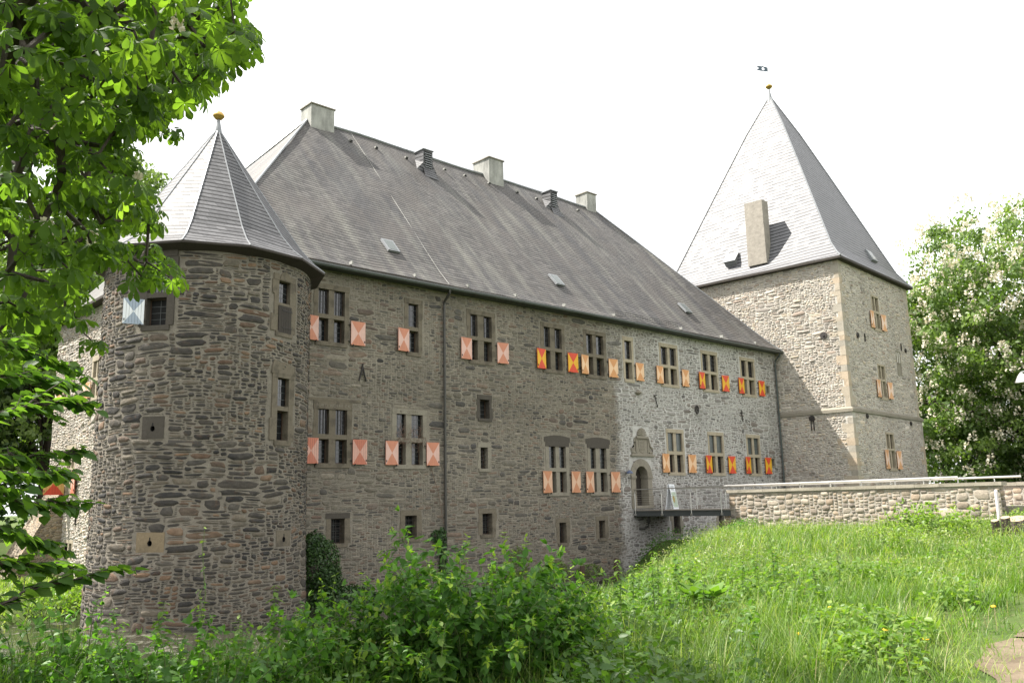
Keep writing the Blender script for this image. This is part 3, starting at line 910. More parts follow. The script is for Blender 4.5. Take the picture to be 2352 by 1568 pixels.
# x0, mullion0, mullion1, x1, (z), stone, shutters (x0,x1,side), colour
WINS = [
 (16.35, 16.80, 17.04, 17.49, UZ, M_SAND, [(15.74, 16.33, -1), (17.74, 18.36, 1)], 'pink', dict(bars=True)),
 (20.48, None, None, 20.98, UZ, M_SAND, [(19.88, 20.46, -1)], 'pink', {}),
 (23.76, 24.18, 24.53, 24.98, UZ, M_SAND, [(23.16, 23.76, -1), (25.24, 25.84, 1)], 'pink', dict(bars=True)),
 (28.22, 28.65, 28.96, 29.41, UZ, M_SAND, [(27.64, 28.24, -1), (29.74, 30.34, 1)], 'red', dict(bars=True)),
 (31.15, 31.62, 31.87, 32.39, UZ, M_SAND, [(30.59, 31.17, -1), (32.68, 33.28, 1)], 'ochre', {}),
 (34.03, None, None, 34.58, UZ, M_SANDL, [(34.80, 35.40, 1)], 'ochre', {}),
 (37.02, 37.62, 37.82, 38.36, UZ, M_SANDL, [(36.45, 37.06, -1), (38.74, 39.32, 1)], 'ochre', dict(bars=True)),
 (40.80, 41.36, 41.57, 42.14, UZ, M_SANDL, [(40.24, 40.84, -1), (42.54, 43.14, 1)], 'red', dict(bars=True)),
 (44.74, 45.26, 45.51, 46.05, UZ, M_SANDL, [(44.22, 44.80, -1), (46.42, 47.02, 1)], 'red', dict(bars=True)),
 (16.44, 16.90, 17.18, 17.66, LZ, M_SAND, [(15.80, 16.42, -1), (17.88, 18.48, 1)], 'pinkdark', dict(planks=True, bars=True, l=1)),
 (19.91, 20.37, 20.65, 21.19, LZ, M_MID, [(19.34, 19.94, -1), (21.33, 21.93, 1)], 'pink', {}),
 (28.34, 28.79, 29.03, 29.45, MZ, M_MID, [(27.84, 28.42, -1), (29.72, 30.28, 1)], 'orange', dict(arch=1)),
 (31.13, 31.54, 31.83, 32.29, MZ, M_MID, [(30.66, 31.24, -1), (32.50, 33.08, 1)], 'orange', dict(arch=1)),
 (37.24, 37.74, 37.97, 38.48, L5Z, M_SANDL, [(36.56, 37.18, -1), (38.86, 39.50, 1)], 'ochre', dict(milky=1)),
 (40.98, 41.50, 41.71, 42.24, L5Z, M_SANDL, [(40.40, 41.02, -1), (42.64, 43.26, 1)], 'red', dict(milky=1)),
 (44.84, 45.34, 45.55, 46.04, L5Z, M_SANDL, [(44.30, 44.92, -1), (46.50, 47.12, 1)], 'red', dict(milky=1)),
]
SMALL = [  # x0,x1,z0,z1, stone
 (24.23, 24.77, 5.24, 6.05, M_SANDD, 1), (24.23, 24.64, 3.12, 4.01, M_MID, 2),
 (17.04, 17.61, .35, 1.24, M_SAND, 0), (20.32, 20.88, .40, 1.27, M_SAND, 0), (24.28, 24.83, .40, 1.26, M_SAND, 0),
 (28.87, 29.32, -.15, .75, M_SAND, 0), (31.56, 31.98, -.05, .77, M_SAND, 0), (37.36, 37.92, -.05, .87, M_MID, 0), (41.42, 41.94, -.12, .87, M_MID, 0),
 (47.35, 47.62, 7.95, 8.35, M_MID, 3), (47.30, 47.62, 3.55, 3.95, M_MID, 3),
]
DOOR = (34.40, 35.36, 1.30, 3.50)
holes = []
for w in WINS: holes.append((w[0]-.06, w[3]+.06, w[4][0]-.06, w[4][3]+.06))
for s in SMALL: holes.append((s[0]-.05, s[1]+.05, s[2]-.05, s[3]+.05))
holes.append((DOOR[0]-.08, DOOR[1]+.08, DOOR[2]-.0, DOOR[3]+.1))
b = MB()
ZB, ZE = -2.6, 10.62
wall_grid(b, HX0, HX1, ZB, ZE, holes, lambda u, v: hl((u, 0, v)), fn_in=lambda u, v: hl((u, .55, v)))
# west wall with openings (u runs along -y so that its left is far away)
WEST = [(11.00, 11.80, 6.55, 8.11, 7.30), (14.95, 15.80, 6.53, 8.0, 7.28), (13.55, 14.55, 2.48, 4.40, 3.55)]
WSL = [(13.1, 14.05, -.23, .37), (10.1, 10.6, -.23, .5)]
wh = [(-y1-.05, -y0+.05, z0-.05, z1+.05) for y0, y1, z0, z1, zt in WEST] + [(-y1, -y0, z0, z1) for y0, y1, z0, z1 in WSL]
wall_grid(b, -HD, 0, ZB, ZE, wh, lambda u, v: hl((HX0, -u, v)), fn_in=lambda u, v: hl((HX0+.5, -u, v)), m=2)
b.face([hl(p) for p in ((HX1, 0, ZB), (HX1, HD, ZB), (HX1, HD, ZE), (HX1, 0, ZE))])
b.face([hl(p) for p in ((HX1, HD, ZB), (HX0, HD, ZB), (HX0, HD, ZE), (HX1, HD, ZE))])
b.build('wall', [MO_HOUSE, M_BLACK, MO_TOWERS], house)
def wex(x0, x1, z0, z1, s=.21, lt=.22, sl=.17): return [(x0-s, x1+s, z0-.02, z1), (x0-s-.02, x1+s+.02, z1, z1+lt), (x0-.14, x1+.14, z0-sl, z0)]
ex_f = []
for w in WINS:
    ex_f += wex(w[0], w[3], w[4][0], w[4][3], .16 if w[5] is M_SANDL else .21)
    if w[8].get('arch'): ex_f.append((w[0]-.3, w[3]+.3, w[4][3], w[4][3]+.60))
    if w[8].get('l'): ex_f.append((w[0]-.45, w[3]+.6, w[4][3], w[4][3]+.42))
for s in SMALL: ex_f += wex(s[0], s[1], s[2], s[3], .15 if s[5] else .24, .2 if s[5] != 3 else .1, .13 if s[5] != 3 else .06)
ex_f += [(DOOR[0]-.36, DOOR[1]+.36, 1.26, 3.75), (34.1, 35.96, 3.82, 4.05), (34.3, 35.75, 4.05, 4.8), (34.45, 35.6, 4.8, 5.3)]
def f_house(U, V_, O): return np.stack([U-HL.x, -O-HL.y, V_-HL.z], 1)
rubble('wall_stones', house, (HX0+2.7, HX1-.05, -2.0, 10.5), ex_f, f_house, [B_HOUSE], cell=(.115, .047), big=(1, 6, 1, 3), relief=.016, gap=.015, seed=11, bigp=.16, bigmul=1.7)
ex_w = []
for y0, y1, z0, z1, zt in WEST: ex_w += wex(-y1, -y0, z0, z1)
for y0, y1, z0, z1 in WSL: ex_w.append((-y1-.13, -y0+.13, z0-.13, z1+.15))
rubble('wall_stones', house, (-HD+.02, -3.0, -1.9, 10.5), ex_w, lambda U, V_, O: np.stack([HX0-O-HL.x, -U-HL.y, V_-HL.z], 1), [B_TOWERS], cell=(.095, .042), big=(2, 6, 1, 4), relief=.035, gap=.015, seed=12)

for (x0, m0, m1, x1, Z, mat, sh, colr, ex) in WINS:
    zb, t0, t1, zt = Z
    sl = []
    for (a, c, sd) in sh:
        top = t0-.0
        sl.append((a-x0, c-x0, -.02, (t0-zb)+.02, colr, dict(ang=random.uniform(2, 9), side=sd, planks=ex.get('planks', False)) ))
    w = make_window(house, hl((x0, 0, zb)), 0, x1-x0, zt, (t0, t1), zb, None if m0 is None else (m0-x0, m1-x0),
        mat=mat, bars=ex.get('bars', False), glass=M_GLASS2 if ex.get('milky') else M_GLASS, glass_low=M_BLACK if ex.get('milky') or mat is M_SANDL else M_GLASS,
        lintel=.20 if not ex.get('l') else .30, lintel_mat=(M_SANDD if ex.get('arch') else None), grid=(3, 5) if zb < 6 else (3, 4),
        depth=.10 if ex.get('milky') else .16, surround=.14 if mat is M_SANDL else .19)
    for a, c, z0, z1, colr2, kw in sl:
        shutter(w, a, c, z0, z1, colr2, **kw)
    if ex.get('arch'):
        b = MB()
        poly = []
        W_ = x1-x0
        for i in range(9):
            t = i/8; poly.append((-.3+(W_+.6)*t, .0+.24+.10*math.sin(math.pi*t)))
        pts = [(-.3, 0.02), (W_+.3, 0.02)] + poly[::-1]
        M4 = Matrix.Translation((0, 0, zt-zb+.20))
        b.prism([(x, z-.02) for x, z in pts], -.012, .3, M=M4)
        b.build('relieving_arch', M_SANDD, w)
for i, (x0, x1, z0, z1, mat, kd) in enumerate(SMALL):
    make_window(house, hl((x0, 0, z0)), 0, x1-x0, z1, None, z0, None, mat=mat, surround=.13 if kd else .2, jamb_irr=.08, lintel=.2 if kd != 3 else .1,
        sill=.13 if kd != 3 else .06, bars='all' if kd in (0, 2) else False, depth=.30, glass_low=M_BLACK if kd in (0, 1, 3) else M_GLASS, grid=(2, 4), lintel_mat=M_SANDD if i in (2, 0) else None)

# west windows (wall faces -x: local x axis runs along -y)
for k, (y0, y1, z0, z1, zt) in enumerate(WEST):
    w_ = y1-y0
    wn_o = make_window(house, hl((HX0, y1, z0)), R(-90), w_, z1, (zt-.08, zt+.08), z0, (w_/2-.06, w_/2+.06), mat=M_SANDL, grid=(3, 4), depth=.14)
    if k < 2: shutter(wn_o, -.62, -.02, -.02, zt-z0-.08, 'tower', ang=12, side=-1)
    else:
        shutter(wn_o, -.85, -.02, -.02, zt-z0-.04, 'redcream', ang=82, side=-1, planks=True)
        shutter(wn_o, w_+.02, w_+.72, -.02, zt-z0-.04, 'pinkdark', ang=6, side=1)
for (y0, y1, z0, z1) in WSL:
    b = MB(); b.box(0, y1-y0, -.012, .2, z1-z0, z1-z0+.14); b.box(0, y1-y0, -.012, .2, -.12, 0); b.box(-.12, 0, -.012, .2, -.12, z1-z0+.14); b.box(y1-y0, y1-y0+.12, -.012, .2, -.12, z1-z0+.14)
    if y1-y0 > .7: b.box(.38, .52, -.004, .2, 0, z1-z0)
    o = b.build('slit_window', M_SANDL, house, hl((HX0, y1, z0))); o.rotation_euler = (0, 0, R(-90))
b = MB()
for y, z0, z1 in ((12.75, 1.15, 2.0), (10.86, 1.2, 1.95)):
    b = MB(); b.box(HX0-.06-HL.x, HX0-HL.x, y-.03-HL.y, y+.03-HL.y, z0-HL.z, z1-HL.z); b.build('wall_anchor', M_IRON, house)
# far corner buttress
b = MB()
pr = [(0, 2.9), (-1.2, .6), (-2.6, -1.9), (0, -1.9)]
pts0 = [(HX0+x, 14.6, z) for x, z in pr]; pts1 = [(HX0+x, 17.0, z) for x, z in pr]
b.face([hl(p) for p in pts0]); b.face([hl(p) for p in pts1[::-1]])
for i in range(3): b.face([hl(pts0[i+1]), hl(pts0[i]), hl(pts1[i]), hl(pts1[i+1])])
b.build('buttress', M_TOWERS, house)

# door with arched surround
door_c = (DOOR[0]+DOOR[1])/2; dw = DOOR[1]-DOOR[0]; zs = 2.88; 
b = MB()
def arch_ring(b, cx, zc, r0, r1, y0, y1, a0, a1, n=5, gap=.008, m=0):
    for i in range(n):
        t0 = a0+(a1-a0)*i/n + gap; t1 = a0+(a1-a0)*(i+1)/n - gap
        k = 4
        poly = [(cx+r1*math.cos(t0+(t1-t0)*j/k), zc+r1*math.sin(t0+(t1-t0)*j/k)) for j in range(k+1)]
        poly += [(cx+r0*math.cos(t1-(t1-t0)*j/k), zc+r0*math.sin(t1-(t1-t0)*j/k)) for j in range(k+1)]
        b.prism(poly[::-1] if t1 < t0 else poly, y0, y1, m)
arch_ring(b, 0, zs-1.42, dw/2, dw/2+.36, -.05, .42, math.pi, 0)
for sg in (-1, 1):
    x0, x1 = sorted((sg*dw/2, sg*(dw/2+.34)))
    b.box(x0, x1, -.045, .42, .52, zs-1.42-.16); b.box(x0-.012, x1+.012, -.06, .43, 0, .5)
    b.box(x0-.03, x1+.03, -.085, .44, zs-1.42-.10, zs-1.42-.005); b.box(x0-.015, x1+.015, -.065, .435, zs-1.42-.155, zs-1.42-.105)
b.box(-dw/2-.36, dw/2+.36, -.10, .42, -.14, -.004)
ds = b.build('door_surround', M_SANDL if False else M_MID, house, hl((door_c, 0, 1.42)))
b = MB()
b.box(-dw/2, dw/2, .42, .5, -.02, zs-1.42, 0)
poly = [(dw/2*math.cos(math.pi*i/12), zs-1.42+dw/2*math.sin(math.pi*i/12)) for i in range(13)]
b.prism(poly, .42, .5, 0)
for i in range(1, 7):
    x = -dw/2+dw*i/7; b.box(x-.006, x+.006, .412, .421, 0, zs-1.42+.2, 1)
b.box(-.3, -.26, .38, .42, 1.0, 1.12, 1)
b.build('door', [M_DARKWOOD, M_IRON], ds)
# carved crest over the door: cornice, tablet, shield, scrolls, shell
b = MB()
cx, cz = 35.03-HL.x, 3.95-HL.z; yb = -HL.y
b.box(cx-.93, cx+.93, yb-.13, yb+.1, cz-.10, cz-.03); b.box(cx-.84, cx+.84, yb-.08, yb+.1, cz-.03, cz+.04)
b.box(cx-.42, cx+.42, yb-.03, yb+.1, cz+.04, cz+.80)
b.box(cx-.50, cx-.44, yb-.055, yb+.1, cz+.08, cz+.82); b.box(cx+.44, cx+.50, yb-.055, yb+.1, cz+.08, cz+.82)
b.box(cx-.46, cx+.46, yb-.12, yb+.1, cz+.80, cz+.92)
sh_ = [(-.26, .34), (-.22, .16), (0, .06), (.22, .16), (.26, .34), (.26, .70), (-.26, .70)]
b.prism([(cx+x, cz+z) for x, z in sh_], yb-.05, yb+.02)
for x in (-.14, -.05, .05, .14): b.box(cx+x-.015, cx+x+.015, yb-.065, yb, cz+.2, cz+.66)
for z in (.3, .46): b.box(cx-.12, cx+.12, yb-.062, yb-.01, cz+z, cz+z+.03)
for sg in (-1, 1):
    pp = [Vector((cx+sg*.56, yb-.03, cz+.08)), Vector((cx+sg*.80, yb-.03, cz+.10)), Vector((cx+sg*.84, yb-.03, cz+.26)), Vector((cx+sg*.66, yb-.03, cz+.42)), Vector((cx+sg*.60, yb-.03, cz+.62)), Vector((cx+sg*.56, yb-.03, cz+.82))]
    b.tube(pp, [.05, .06, .06, .05, .045, .04], 6)
    b.prism([(cx+sg*.52, cz+.05), (cx+sg*.78, cz+.08), (cx+sg*.60, cz+.45), (cx+sg*.52, cz+.8)][::(1 if sg > 0 else -1)], yb-.015, yb+.05)
for i in range(9):      # scallop shell
    a = math.pi*(i+.5)/9
    b.tube([(cx, yb-.06, cz+.94), (cx+.22*math.cos(a), yb-.06, cz+.95+.22*math.sin(a)), (cx+.36*math.cos(a), yb-.03, cz+.95+.38*math.sin(a))], [.015, .04, .055], 6)
b.build('carved_crest', M_MID, house, label='carved stone crest with scallop shell above the door')

def carved_text(txt, size, loc, parent, mat, name='inscription'):
    c = bpy.data.curves.new(name, 'FONT'); c.body = txt; c.size = size; c.extrude = .002; c.align_x = 'CENTER'; c.space_character = 1.15
    t = bpy.data.objects.new(name, c); COL.objects.link(t)
    bpy.context.view_layer.update()
    me = bpy.data.meshes.new_from_object(t.evaluated_get(bpy.context.evaluated_depsgraph_get()))
    bpy.data.objects.remove(t)
    me.materials.clear(); me.materials.append(mat)
    o = bpy.data.objects.new(name, me); COL.objects.link(o); o.parent = parent; o.location = loc; o.rotation_euler = (R(90), 0, 0)
    return o
carved_text('FORTI VIDERE CA', .16, hl((17.05, -.029, 5.28)), house, M_MID)
carved_text('A     O 1591', .15, hl((20.5, -.029, 5.25)), house, M_SAND)
b = MB(); b.box(16.0, 18.25, -.023, .2, 5.505, 5.60, M=Matrix.Translation(-HL)); b.build('lintel_course', M_SAND, house)

# wall fittings
def bar(b, x, z, dx, dz, r=.025): b.tube([(x-HL.x, -.05-HL.y, z-HL.z), (x+dx-HL.x, -.05-HL.y, z+dz-HL.z)], r, 6)
for grp in (((36.25, 7.05, .22, -.62), (36.2, 7.02, .25, .05)), ((44.35, 6.75, .1, -.7), (44.25, 6.55, .25, .02)), ((18.3, 6.9, -.16, -.55, .03), (18.3, 6.9, .16, -.55, .03), (18.2, 6.6, .2, .02, .025), (18.3, 6.9, 0, .12, .03))):
    b = MB()
    for p in grp: bar(b, *p)
    b.build('wall_anchor', M_IRON, house)
b = MB()
pts = [(39.95+.16*math.cos(a)-HL.x, -.05-HL.y, 6.5+.22*math.sin(a)-HL.z) for a in np.linspace(0, 2*math.pi, 13)]
b.tube(pts, .03, 6, cap=False); bar(b, 39.95, 6.3, 0, .42); bar(b, 39.8, 6.5, .3, 0)
b.build('wall_anchor', M_IRON, house)
b = MB(); b.lathe([(0, 0), (.12, .04), (.2, .12), (.12, .22), (0, .26)], 34.9-HL.x, -.05-HL.y, 12)
b.v = [(x, y, z+6.95-HL.z) for x, y, z in b.v]
b.build('stone_boss', M_MID, house)

# gutter and downpipes
b = MB()
gp = [(HX0-.3, -.50, 10.52)] + [(x, -.50, 10.53-.03*math.sin((x-12)*.25)) for x in range(14, 48, 2)] + [(HX1+.12, -.50, 10.52)]
b.tube([hl(p) for p in gp], .085, 8)
b.box(HX0-HL.x, HX1-HL.x, -.40-HL.y, 0-HL.y, 10.46-HL.z, 10.50-HL.z, 0)
b.build('gutter', M_GUTTER, house)
for nm, x, mt, z0 in (('downpipe', 22.24, M_PIPE, -1.6), ('downpipe', 48.40, M_PIPE2, -1.0)):
    b = MB()
    b.tube([hl(p) for p in ((x, -.50, 10.5), (x, -.48, 10.3), (x, -.14, 10.0), (x, -.12, 9.8), (x, -.12, z0))], .055, 8)
    for z in np.arange(0, 10, 2.0): b.tube([hl((x, -.12, z)), hl((x, -.12, z+.07))], .07, 8)
    b.build(nm, mt, house)

# roof
RX0, RX1, RY0, RY1 = HX0-.45, HX1+.10, -.48, HD+.45
rings = [(0, 10.60), (.45, 11.0), (1.1, 11.70), (3.0, 13.87), (5.0, 16.14), (7.0, 18.42), (9.08, 20.75)]
ax0, ax1, ay = 20.55, 41.95, 8.6
def ring(i):
    d, z = rings[i]; t = d/9.08
    return (RX0+(ax0-RX0)*t, RX1+(ax1-RX1)*t, RY0+(ay-RY0)*t, RY1+(ay-RY1)*t, z)
b = MB()
slope = [0]
for i in range(1, len(rings)): slope.append(slope[-1]+math.hypot(rings[i][0]-rings[i-1][0], rings[i][1]-rings[i-1][1]))
NS = 44
def sag(x, y, z, k):
    return z + (math.sin(x*.55+1)*.07+math.sin(x*1.3+y)*.035)*(1 if 0 < k < len(rings)-1 else .45)
for i in range(len(rings)-1):
    A, B_ = ring(i), ring(i+1)
    for side in range(4):
        n = NS if side in (0, 2) else 12
        for s in range(n):
            t0, t1 = s/n, (s+1)/n
            def pt(Rg, t, k):
                x0, x1, y0, y1, z = Rg
                p = {0: (x0+(x1-x0)*t, y0), 1: (x1, y0+(y1-y0)*t), 2: (x1-(x1-x0)*t, y1), 3: (x0, y1-(y1-y0)*t)}[side]
                return (p[0], p[1], sag(p[0], p[1], z, k))
            q = [pt(A, t0, i), pt(A, t1, i), pt(B_, t1, i+1), pt(B_, t0, i+1)]
            ua = [c[0] if side in (0, 2) else c[1]+60 for c in q]
            b.face([hl(c) for c in q], 0, [(ua[0], slope[i]), (ua[1], slope[i]), (ua[2], slope[i+1]), (ua[3], slope[i+1])], False)
# soffit
b.face([hl(p) for p in ((RX0, RY0, 10.56), (RX0, RY1, 10.56), (RX1, RY1, 10.56), (RX1, RY0, 10.56))], 1)
for side in range(4):
    x0, x1, y0, y1 = RX0, RX1, RY0, RY1
    c = [(x0, y0), (x1, y0), (x1, y1), (x0, y1)]
    p, q = c[side], c[(side+1) % 4]
    b.face([hl((p[0], p[1], 10.55)), hl((q[0], q[1], 10.55)), hl((q[0], q[1], 10.66)), hl((p[0], p[1], 10.66))], 1)
roof = b.build('roof', [M_SLATE, M_DARKWOOD], house, merge=False)
b = MB()
b.tube([hl(p) for p in [(ax0, ay, 20.78)] + [(x, ay, sag(x, ay, 20.79, 6)) for x in np.arange(21.5, 41.6, 1.0)] + [(ax1, ay, 20.78)]], .07, 6)
b.tube([hl(p) for p in [(ring(i)[0], ring(i)[2], rings[i][1]+.02) for i in range(len(rings))]], .05, 6)
b.tube([hl(p) for p in [(ring(i)[1], ring(i)[2], rings[i][1]+.02) for i in range(len(rings))]], .05, 6)
b.tube([hl(p) for p in [(ring(i)[0], ring(i)[3], rings[i][1]+.02) for i in range(len(rings))]], .05, 6)
b.build('ridge_flashing', M_LEAD, roof)
def roofz(y):   # front slope height
    d = y-RY0
    for (d0, z0), (d1, z1) in zip(rings[:-1], rings[1:]):
        if d0 <= d <= d1: return z0+(z1-z0)*(d-d0)/(d1-d0)
    return rings[-1][1]
for x0, x1, y0, y1, zt in ((20.5, 21.8, 8.13, 9.15, 21.44), (32.15, 33.28, 8.0, 9.4, 21.66), (41.1, 42.0, 8.39, 9.38, 21.72)):
    b = MB(); b.box(x0, x1, y0, y1, 19.6, zt, M=Matrix.Translation(-HL), j=.012)
    b.box(x0-.06, x1+.06, y0-.06, y1+.06, zt, zt+.06, 1, M=Matrix.Translation(-HL))
    b.box(x0+.1, x1-.1, y0+.1, y1-.1, zt+.06, zt+.09, 1, M=Matrix.Translation(-HL))
    b.build('chimney', [M_PLASTER, M_MID], roof)
for x0, x1, y0, y1, zt in ((26.67, 27.3, 7.12, 7.85, 20.38), (36.31, 36.91, 7.1, 7.8, 20.35)):
    b = MB(); T = Matrix.Translation(-HL)
    zf = roofz(y0)
    b.box(x0, x1, y0, y1, zf-.3, zt, 0, M=T); b.box(x0-.05, x1+.05, y0-.05, y1+.05, zt, zt+.05, 1, M=T)
    # swept slate feet left, right and in front
    b.face([hl(p) for p in ((x0-.35, y0+.1, roofz(y0+.1)+.03), (x0, y0-.0, roofz(y0)+.03), (x0, y0, zf+.55), (x0, y1, zf+.9))], 0)
    b.face([hl(p) for p in ((x1+.35, y0+.1, roofz(y0+.1)+.03), (x1, y1, zf+.9), (x1, y0, zf+.55), (x1, y0, roofz(y0)+.03))], 0)
    b.face([hl(p) for p in ((x0-.15, y0-.4, roofz(y0-.4)+.03), (x1+.15, y0-.4, roofz(y0-.4)+.03), (x1, y0-.01, zf+.25), (x0, y0-.01, zf+.25))], 0)
    b.box(x0+.10, x1-.10, y0-.012, y0, zt-1.0, zt-.1, 2, M=T)
    for k in range(7):
        z = zt-.98+k*.125; b.box(x0+.10, x1-.10, y0-.045, y0-.013, z, z+.04, 1, M=T)
    b.build('roof_ventilator', [M_SLATE_T, M_LEAD, M_BLACK], roof)
for x, y in ((20.4, 1.2), (30.6, 1.38), (41.45, 1.45)):
    b = MB(); z = roofz(y)
    sl = Matrix.Translation(Vector((x, y, z))-HL) @ Matrix.Rotation(math.atan2(10, 9.), 4, 'X')
    b.box(-.30, .30, -.42, .42, .0, .10, 0, M=sl); b.box(-.22, .22, -.34, .34, .10, .108, 1, M=sl)
    b.build('skylight', [M_LEAD, M_GLASS2], roof)
for x, y in ((22.55, 7.83), (24.15, 7.92), (26.02, 7.85), (28.63, 7.85), (30.11, 7.87), (31.92, 7.86), (34.1, 7.81), (35.71, 7.79), (39.56, 7.92)):
    b = MB(); z = roofz(y); b.box(x-.07, x+.07, y-.16, y-.02, z-.02, z+.07, 0, M=Matrix.Translation(-HL)); b.box(x-.06, x+.06, y-.17, y-.158, z-.08, z+.03, 1, M=Matrix.Translation(-HL))
    b.build('roof_vent', [M_PLASTER, M_BLACK], roof)
for x in (17.6, 20.6, 23.4, 26.2, 29.4, 33.0, 38.6, 42.5, 46.0):
    b = MB(); y = -.25; z = roofz(y); b.box(x-.025, x+.025, y-.1, y+.1, z-.02, z+.11, 0, M=Matrix.Translation(-HL)); b.build('roof_hook', M_PLASTER, roof)
b = MB()
b.tube([hl((23.05-(23.05-22.3)*t, 8.55-(8.55+.4)*t, roofz(8.55-(8.95)*t)+.05)) for t in np.linspace(0, 1, 14)], .012, 5)
b.build('lightning_wire', M_PLASTER, roof)
b = MB()     # snow guard mesh above the door
for z in (.05, .16, .27): b.tube([hl((x, -.2, roofz(-.2)+z)) for x in (33.2, 38.4)], .012, 4)
for x in np.arange(33.2, 38.45, .2): b.tube([hl((x, -.2, roofz(-.2)+.02)), hl((x, -.2, roofz(-.2)+.28))], .008, 4)
b.build('snow_guard', M_PIPE, roof)

# ------------------------------------------------------------------ round corner tower
TC = Vector((12.24, .05, -1.7)); TR_ = 3.3
rt = empty('round_tower', TC, label='round corner tower of dark rubble stone with twelve sided slate cone', cat='tower')
b = MB()
def cyl(a, v, r=TR_): # a = arc length from angle -90deg
    th = R(-90)+a/TR_
    return (r*math.cos(th), r*math.sin(th), v-TC.z)
def ar(deg): return R(deg+90)*TR_
TW = [ # angle centre, width, z0, transom, z1
 (-141.6, .66, 7.12, (7.98, 8.14), 9.25), (-70.6, .52, 7.18, (8.0, 8.12), 8.84), (-69.6, .52, 3.73, (4.66, 4.80), 5.70)]
holes = [(ar(c)-w/2-.04, ar(c)+w/2+.04, z0-.04, z1+.04) for c, w, z0, t, z1 in TW]
keys = [(-139.8, 4.05, M_SANDD, .34, .33), (-138.1, .76, M_KEY, .42, .28), (-66.5, .73, M_SAND, .34, .24)]
for c, z, *_ in keys: holes.append((ar(c)-.09, ar(c)+.09, z-.16, z+.16))
wall_grid(b, -TR_*math.pi+ar(-90), TR_*math.pi+ar(-90), -2.6, 9.75, holes, lambda u, v: cyl(u, v, TR_+.05*(1-sst(-1.7, 1.5, v))+0*u),
          fn_in=lambda u, v: cyl(u, v, TR_-.5), cutu=[ar(-90)+TR_*math.pi*(k/24) for k in range(-24, 25)], cutv=[-1.7, 0, 2, 4, 6, 8])
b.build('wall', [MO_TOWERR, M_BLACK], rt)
ex_t = [(-ar(c)*0+ar(c)-w/2-.30, ar(c)+w/2+.30, z0-.18, z1+.24) for c, w, z0, t, z1 in TW] + [(ar(c)-hw, ar(c)+hw, z-hh, z+hh) for c, z, mt, hw, hh in keys]
def f_tower(U, V_, O):
    th = R(-90)+U/TR_; rr = TR_+.05*(1-sst(-1.7, 1.5, V_))+O
    return np.stack([rr*np.cos(th), rr*np.sin(th), V_-TC.z], 1)
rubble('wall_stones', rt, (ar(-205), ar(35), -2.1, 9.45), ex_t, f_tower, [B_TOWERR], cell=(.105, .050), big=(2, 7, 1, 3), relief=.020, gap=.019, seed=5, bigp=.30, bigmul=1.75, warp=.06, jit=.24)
def on_tower(deg, z, inset=0):
    th = R(deg); return Vector(((TR_-inset)*math.cos(th), (TR_-inset)*math.sin(th), z-TC.z)), th+R(90)
for i, (c, w, z0, tr, z1) in enumerate(TW):
    p, rz = on_tower(c, z0, .02)
    off = Vector((math.cos(rz), math.sin(rz), 0))*(-w/2)
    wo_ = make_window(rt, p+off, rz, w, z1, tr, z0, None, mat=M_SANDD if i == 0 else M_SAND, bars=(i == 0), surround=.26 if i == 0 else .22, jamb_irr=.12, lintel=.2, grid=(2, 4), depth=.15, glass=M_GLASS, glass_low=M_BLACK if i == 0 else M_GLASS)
    H = z1-z0
    if i == 0:
        s = shutter(wo_, -.62, -.04, .03, .80, 'white', ang=38, side=-1, planks=True, proud=.05)
    if i == 1:
        b = MB(); b.box(-.02, w+.04, -.05, -.02, -.04, tr[0]-z0+.02)
        for k in range(1, 5): x = (w)*k/5; b.box(x-.004, x+.004, -.053, -.049, -.02, tr[0]-z0, 1)
        for zz in (.12, .68): b.box(.14, w+.06, -.062, -.052, zz, zz+.035, 1)
        b.build('shutter', [M_DARKWOOD, M_IRON], wo_, label='closed dark wooden shutter')
        b = MB(); poly = [(w/2+.24*math.cos(math.pi*k/10), H+.02+.30*math.sin(math.pi*k/10)) for k in range(11)]
        b.prism(poly, -.045, .1); b.build('arched_stone', M_SAND, wo_)
    if i == 2:
        b = MB(); b.prism([(-.3, H+.12), (w+.3, H+.12), (w+.24, H+.40), (-.2, H+.55)], -.03, .15); b.build('slanted_lintel', M_SAND, wo_)
for c, z, mt, hw, hh in keys:
    p, rz = on_tower(c, z, .015)
    b = MB()
    per = []
    for k in range(16):
        q_, f_ = divmod(k, 4); f_ = f_/4*2-1
        per.append({0: (f_, -1), 1: (1, f_), 2: (-f_, 1), 3: (-1, -f_)}[q_])
    def kp(x, z, yy=-.03):
        return (x, yy+TR_-math.sqrt(TR_*TR_-x*x), z)
    for k in range(16):
        k2 = (k+1) % 16
        an = [math.atan2(per[q][1], per[q][0]) for q in (k, k2)]
        i0, i1 = [(.07*math.cos(t), .085*math.sin(t)-.03) for t in an]
        e0, e1 = [(per[q][0]*hw, per[q][1]*hh) for q in (k, k2)]
        m0, m1 = [((x_[0]+y_[0])/2, (x_[1]+y_[1])/2) for x_, y_ in ((i0, e0), (i1, e1))]
        b.face([kp(*i0), kp(*m0), kp(*m1), kp(*i1)], 0); b.face([kp(*m0), kp(*e0), kp(*e1), kp(*m1)], 0)
        b.face([kp(*i1), kp(*i1, .25), kp(*i0, .25), kp(*i0)], 1)
        b.face([kp(*e0), kp(*e0, .1), kp(*e1, .1), kp(*e1)], 0)
    b.box(-.018, .018, -.034, -.028, .04, .14, 1)
    lo = b.build('loophole', [mt, M_BLACK], rt, p); lo.rotation_euler = (0, 0, rz)
